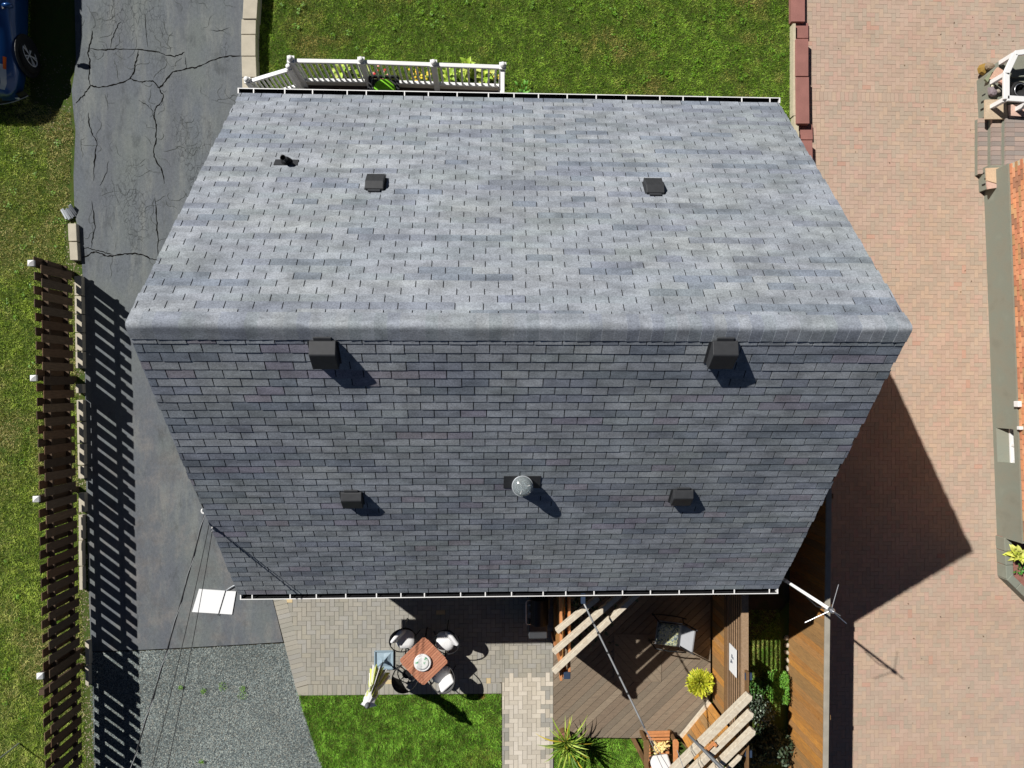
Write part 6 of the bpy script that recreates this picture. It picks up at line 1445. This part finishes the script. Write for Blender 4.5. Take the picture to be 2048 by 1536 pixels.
body = mb.build('body', 'car_paint', car, smooth=True)
s2 = body.modifiers.new('sub', 'SUBSURF'); s2.levels = 2; s2.render_levels = 2
def surf(s_, u):                        # point on the loft: s along, u profile index 7..14 on the left side
    for i in range(len(stn) - 1):
        if stn[i][0] <= s_ <= stn[i + 1][0]: break
    t = (s_ - stn[i][0]) / (stn[i + 1][0] - stn[i][0]); a, b = sect(stn[i]), sect(stn[i + 1]); j = min(int(u), nsec - 2); q_ = u - j
    f_ = lambda S_: (S_[j][0] + (S_[j + 1][0] - S_[j][0]) * q_, S_[j][1] + (S_[j + 1][1] - S_[j][1]) * q_)
    pa, pb_ = f_(a), f_(b); return pa[0] + (pb_[0] - pa[0]) * t, pa[1] + (pb_[1] - pa[1]) * t
def patch_(name, ss_, us, mat, out=0.012, mirror=False):
    mb = MB(); vv = []
    for s_ in ss_:
        for u in us:
            x, z = surf(s_, u); vv.append(cp_(s_, x * (1 + out * 0.6) * (-1 if mirror else 1), z + out))
    n_ = len(us); mb.add(vv, [(i * n_ + j, (i + 1) * n_ + j, (i + 1) * n_ + j + 1, i * n_ + j + 1) for i in range(len(ss_) - 1) for j in range(n_ - 1)]); return mb.build(name, mat, car, smooth=True)
patch_('windshield', [1.22, 1.5, 1.75, 1.90], [4.7, 5.5, 6.2, 7, 7.8, 8.5, 9.3], 'car_glass', 0.010)
patch_('side_window', [1.65, 1.95, 2.4, 2.8], [9.25, 9.5, 9.85], 'car_glass', 0.012)
patch_('side_window', [2.88, 3.2, 3.7], [9.25, 9.5, 9.85], 'car_glass', 0.012)
patch_('headlight', [0.10, 0.20, 0.32, 0.44, 0.52], [9.35, 9.7, 10.05], 'lamp_glass', 0.014)
patch_('headlight', [0.10, 0.20, 0.32, 0.44, 0.52], [9.35, 9.7, 10.05], 'lamp_glass', 0.014, True)
patch_('turn_signal', [0.44, 0.52, 0.66], [9.75, 9.92, 10.06], 'amber', 0.018)
patch_('grille', [0.02, 0.06, 0.10], [5.2, 6, 7, 8, 8.8], 'black_plastic', 0.012)
mb = MB(); arcx = [(x, -0.02 + 0.20 * (abs(x) / 0.86) ** 2.4) for x in np.linspace(-0.86, 0.86, 21)]
mb.add([cp_(y, x, 0.30) for x, y in arcx] + [cp_(y - 0.035, x, 0.22) for x, y in arcx] + [cp_(y - 0.01, x * 1.01, 0.42) for x, y in arcx], [(i, i + 1, 22 + i, 21 + i) for i in range(20)] + [(42 + i, 43 + i, i + 1, i) for i in range(20)]); mb.build('bumper', 'black_plastic', car, smooth=True)
mb = MB(); mb.tube([cp_(y - 0.045, x, 0.25) for x, y in arcx], 0.010, 6); mb.build('bumper_trim', 'galv', car, smooth=True)
mb = MB(); mb.lathe([(0.05, 0), (0.04, 0.02), (0.005, 0.025)], 14, (0, 0, 0)); mb.v = [cp_(0.055 - z, x + 0.70, y + 0.33) for x, y, z in mb.v]; mb.build('fog_lamp', 'lamp_glass', car, smooth=True)
mb = MB(); mb.lathe([(0.07, 0), (0.06, 0.012), (0.005, 0.014)], 20, (0, 0, 0)); mb.v = [cp_(-0.006 - z, x, y * 0.7 + 0.56) for x, y, z in mb.v]; mb.build('badge', 'steel', car)
mb = MB(); mb.lathe([(0.06, -0.12), (0.095, -0.06), (0.10, 0.02), (0.07, 0.10), (0.01, 0.12)], 14, (0, 0, 0)); mb.v = [cp_(1.52 + y * 0.5, 0.98 + z * 0.75, 1.06 + x * 0.75) for x, y, z in mb.v]; mb.build('mirror', 'car_paint', car, smooth=True)
mb = MB(); mb.beam(cp_(1.5, 0.86, 1.02), cp_(1.52, 0.95, 1.04), 0.06, 0.03); mb.build('mirror_arm', 'black_plastic', car)
def wheel(s_, side, steer):
    X_ = 0.925 * side; m_ = Matrix.Translation(cp_(s_, X_ - side * 0.10, 0.335)) @ Euler((0, math.pi / 2 * side, steer), 'XYZ').to_matrix().to_4x4()
    m_ = Matrix.Translation(cp_(s_, X_ - side * 0.10, 0.335)) @ Euler((0, 0, steer)).to_matrix().to_4x4() @ Euler((0, math.pi / 2 * side, 0)).to_matrix().to_4x4()
    def L(prof, n=32):
        q_ = MB().lathe(prof, n); q_.v = [tuple(m_ @ Vector(v_)) for v_ in q_.v]; return q_
    ar = MB().lathe([(0.405, -0.02), (0.405, 0.0), (0.34, 0.004)], 32); ar.v = [cp_(s_ + y, X_ + side * (0.003 + z * 0.5), 0.36 + x) for x, y, z in ar.v]; ar.build('wheel_arch', 'black_plastic', car)
    t_ = L([(0.22, -0.11), (0.31, -0.11), (0.335, -0.08), (0.335, 0.10), (0.31, 0.13), (0.225, 0.125)]).build('wheel', 'tyre', car, smooth=True)
    L([(0.226, 0.10), (0.222, 0.128), (0.205, 0.13), (0.20, 0.07), (0.02, 0.06)]).build('rim', 'black_metal', t_)
    sp_m = MB()
    for k in range(5):
        for dv in (-0.16, 0.16):
            a = 2 * math.pi * k / 5 + dv; p0 = Vector((0.04 * math.cos(a - dv), 0.04 * math.sin(a - dv), 0.105)); p1 = Vector((0.208 * math.cos(a), 0.208 * math.sin(a), 0.118)); sp_m.beam(m_ @ p0, m_ @ p1, 0.046, 0.022)
    sp_m.tube([m_ @ Vector((0.212 * math.cos(a), 0.212 * math.sin(a), 0.124)) for a in np.linspace(0, 6.283, 33)[:-1]], 0.011, 6, closed=True); sp_m.build('spoke', 'alloy', t_)
    L([(0.06, 0.09), (0.055, 0.122), (0.02, 0.128)], 20).build('hub_cap', 'alloy', t_)
wheel(0.88, 1, 0.22); wheel(0.88, -1, 0.22); wheel(3.45, 1, 0.0); wheel(3.45, -1, 0.0)
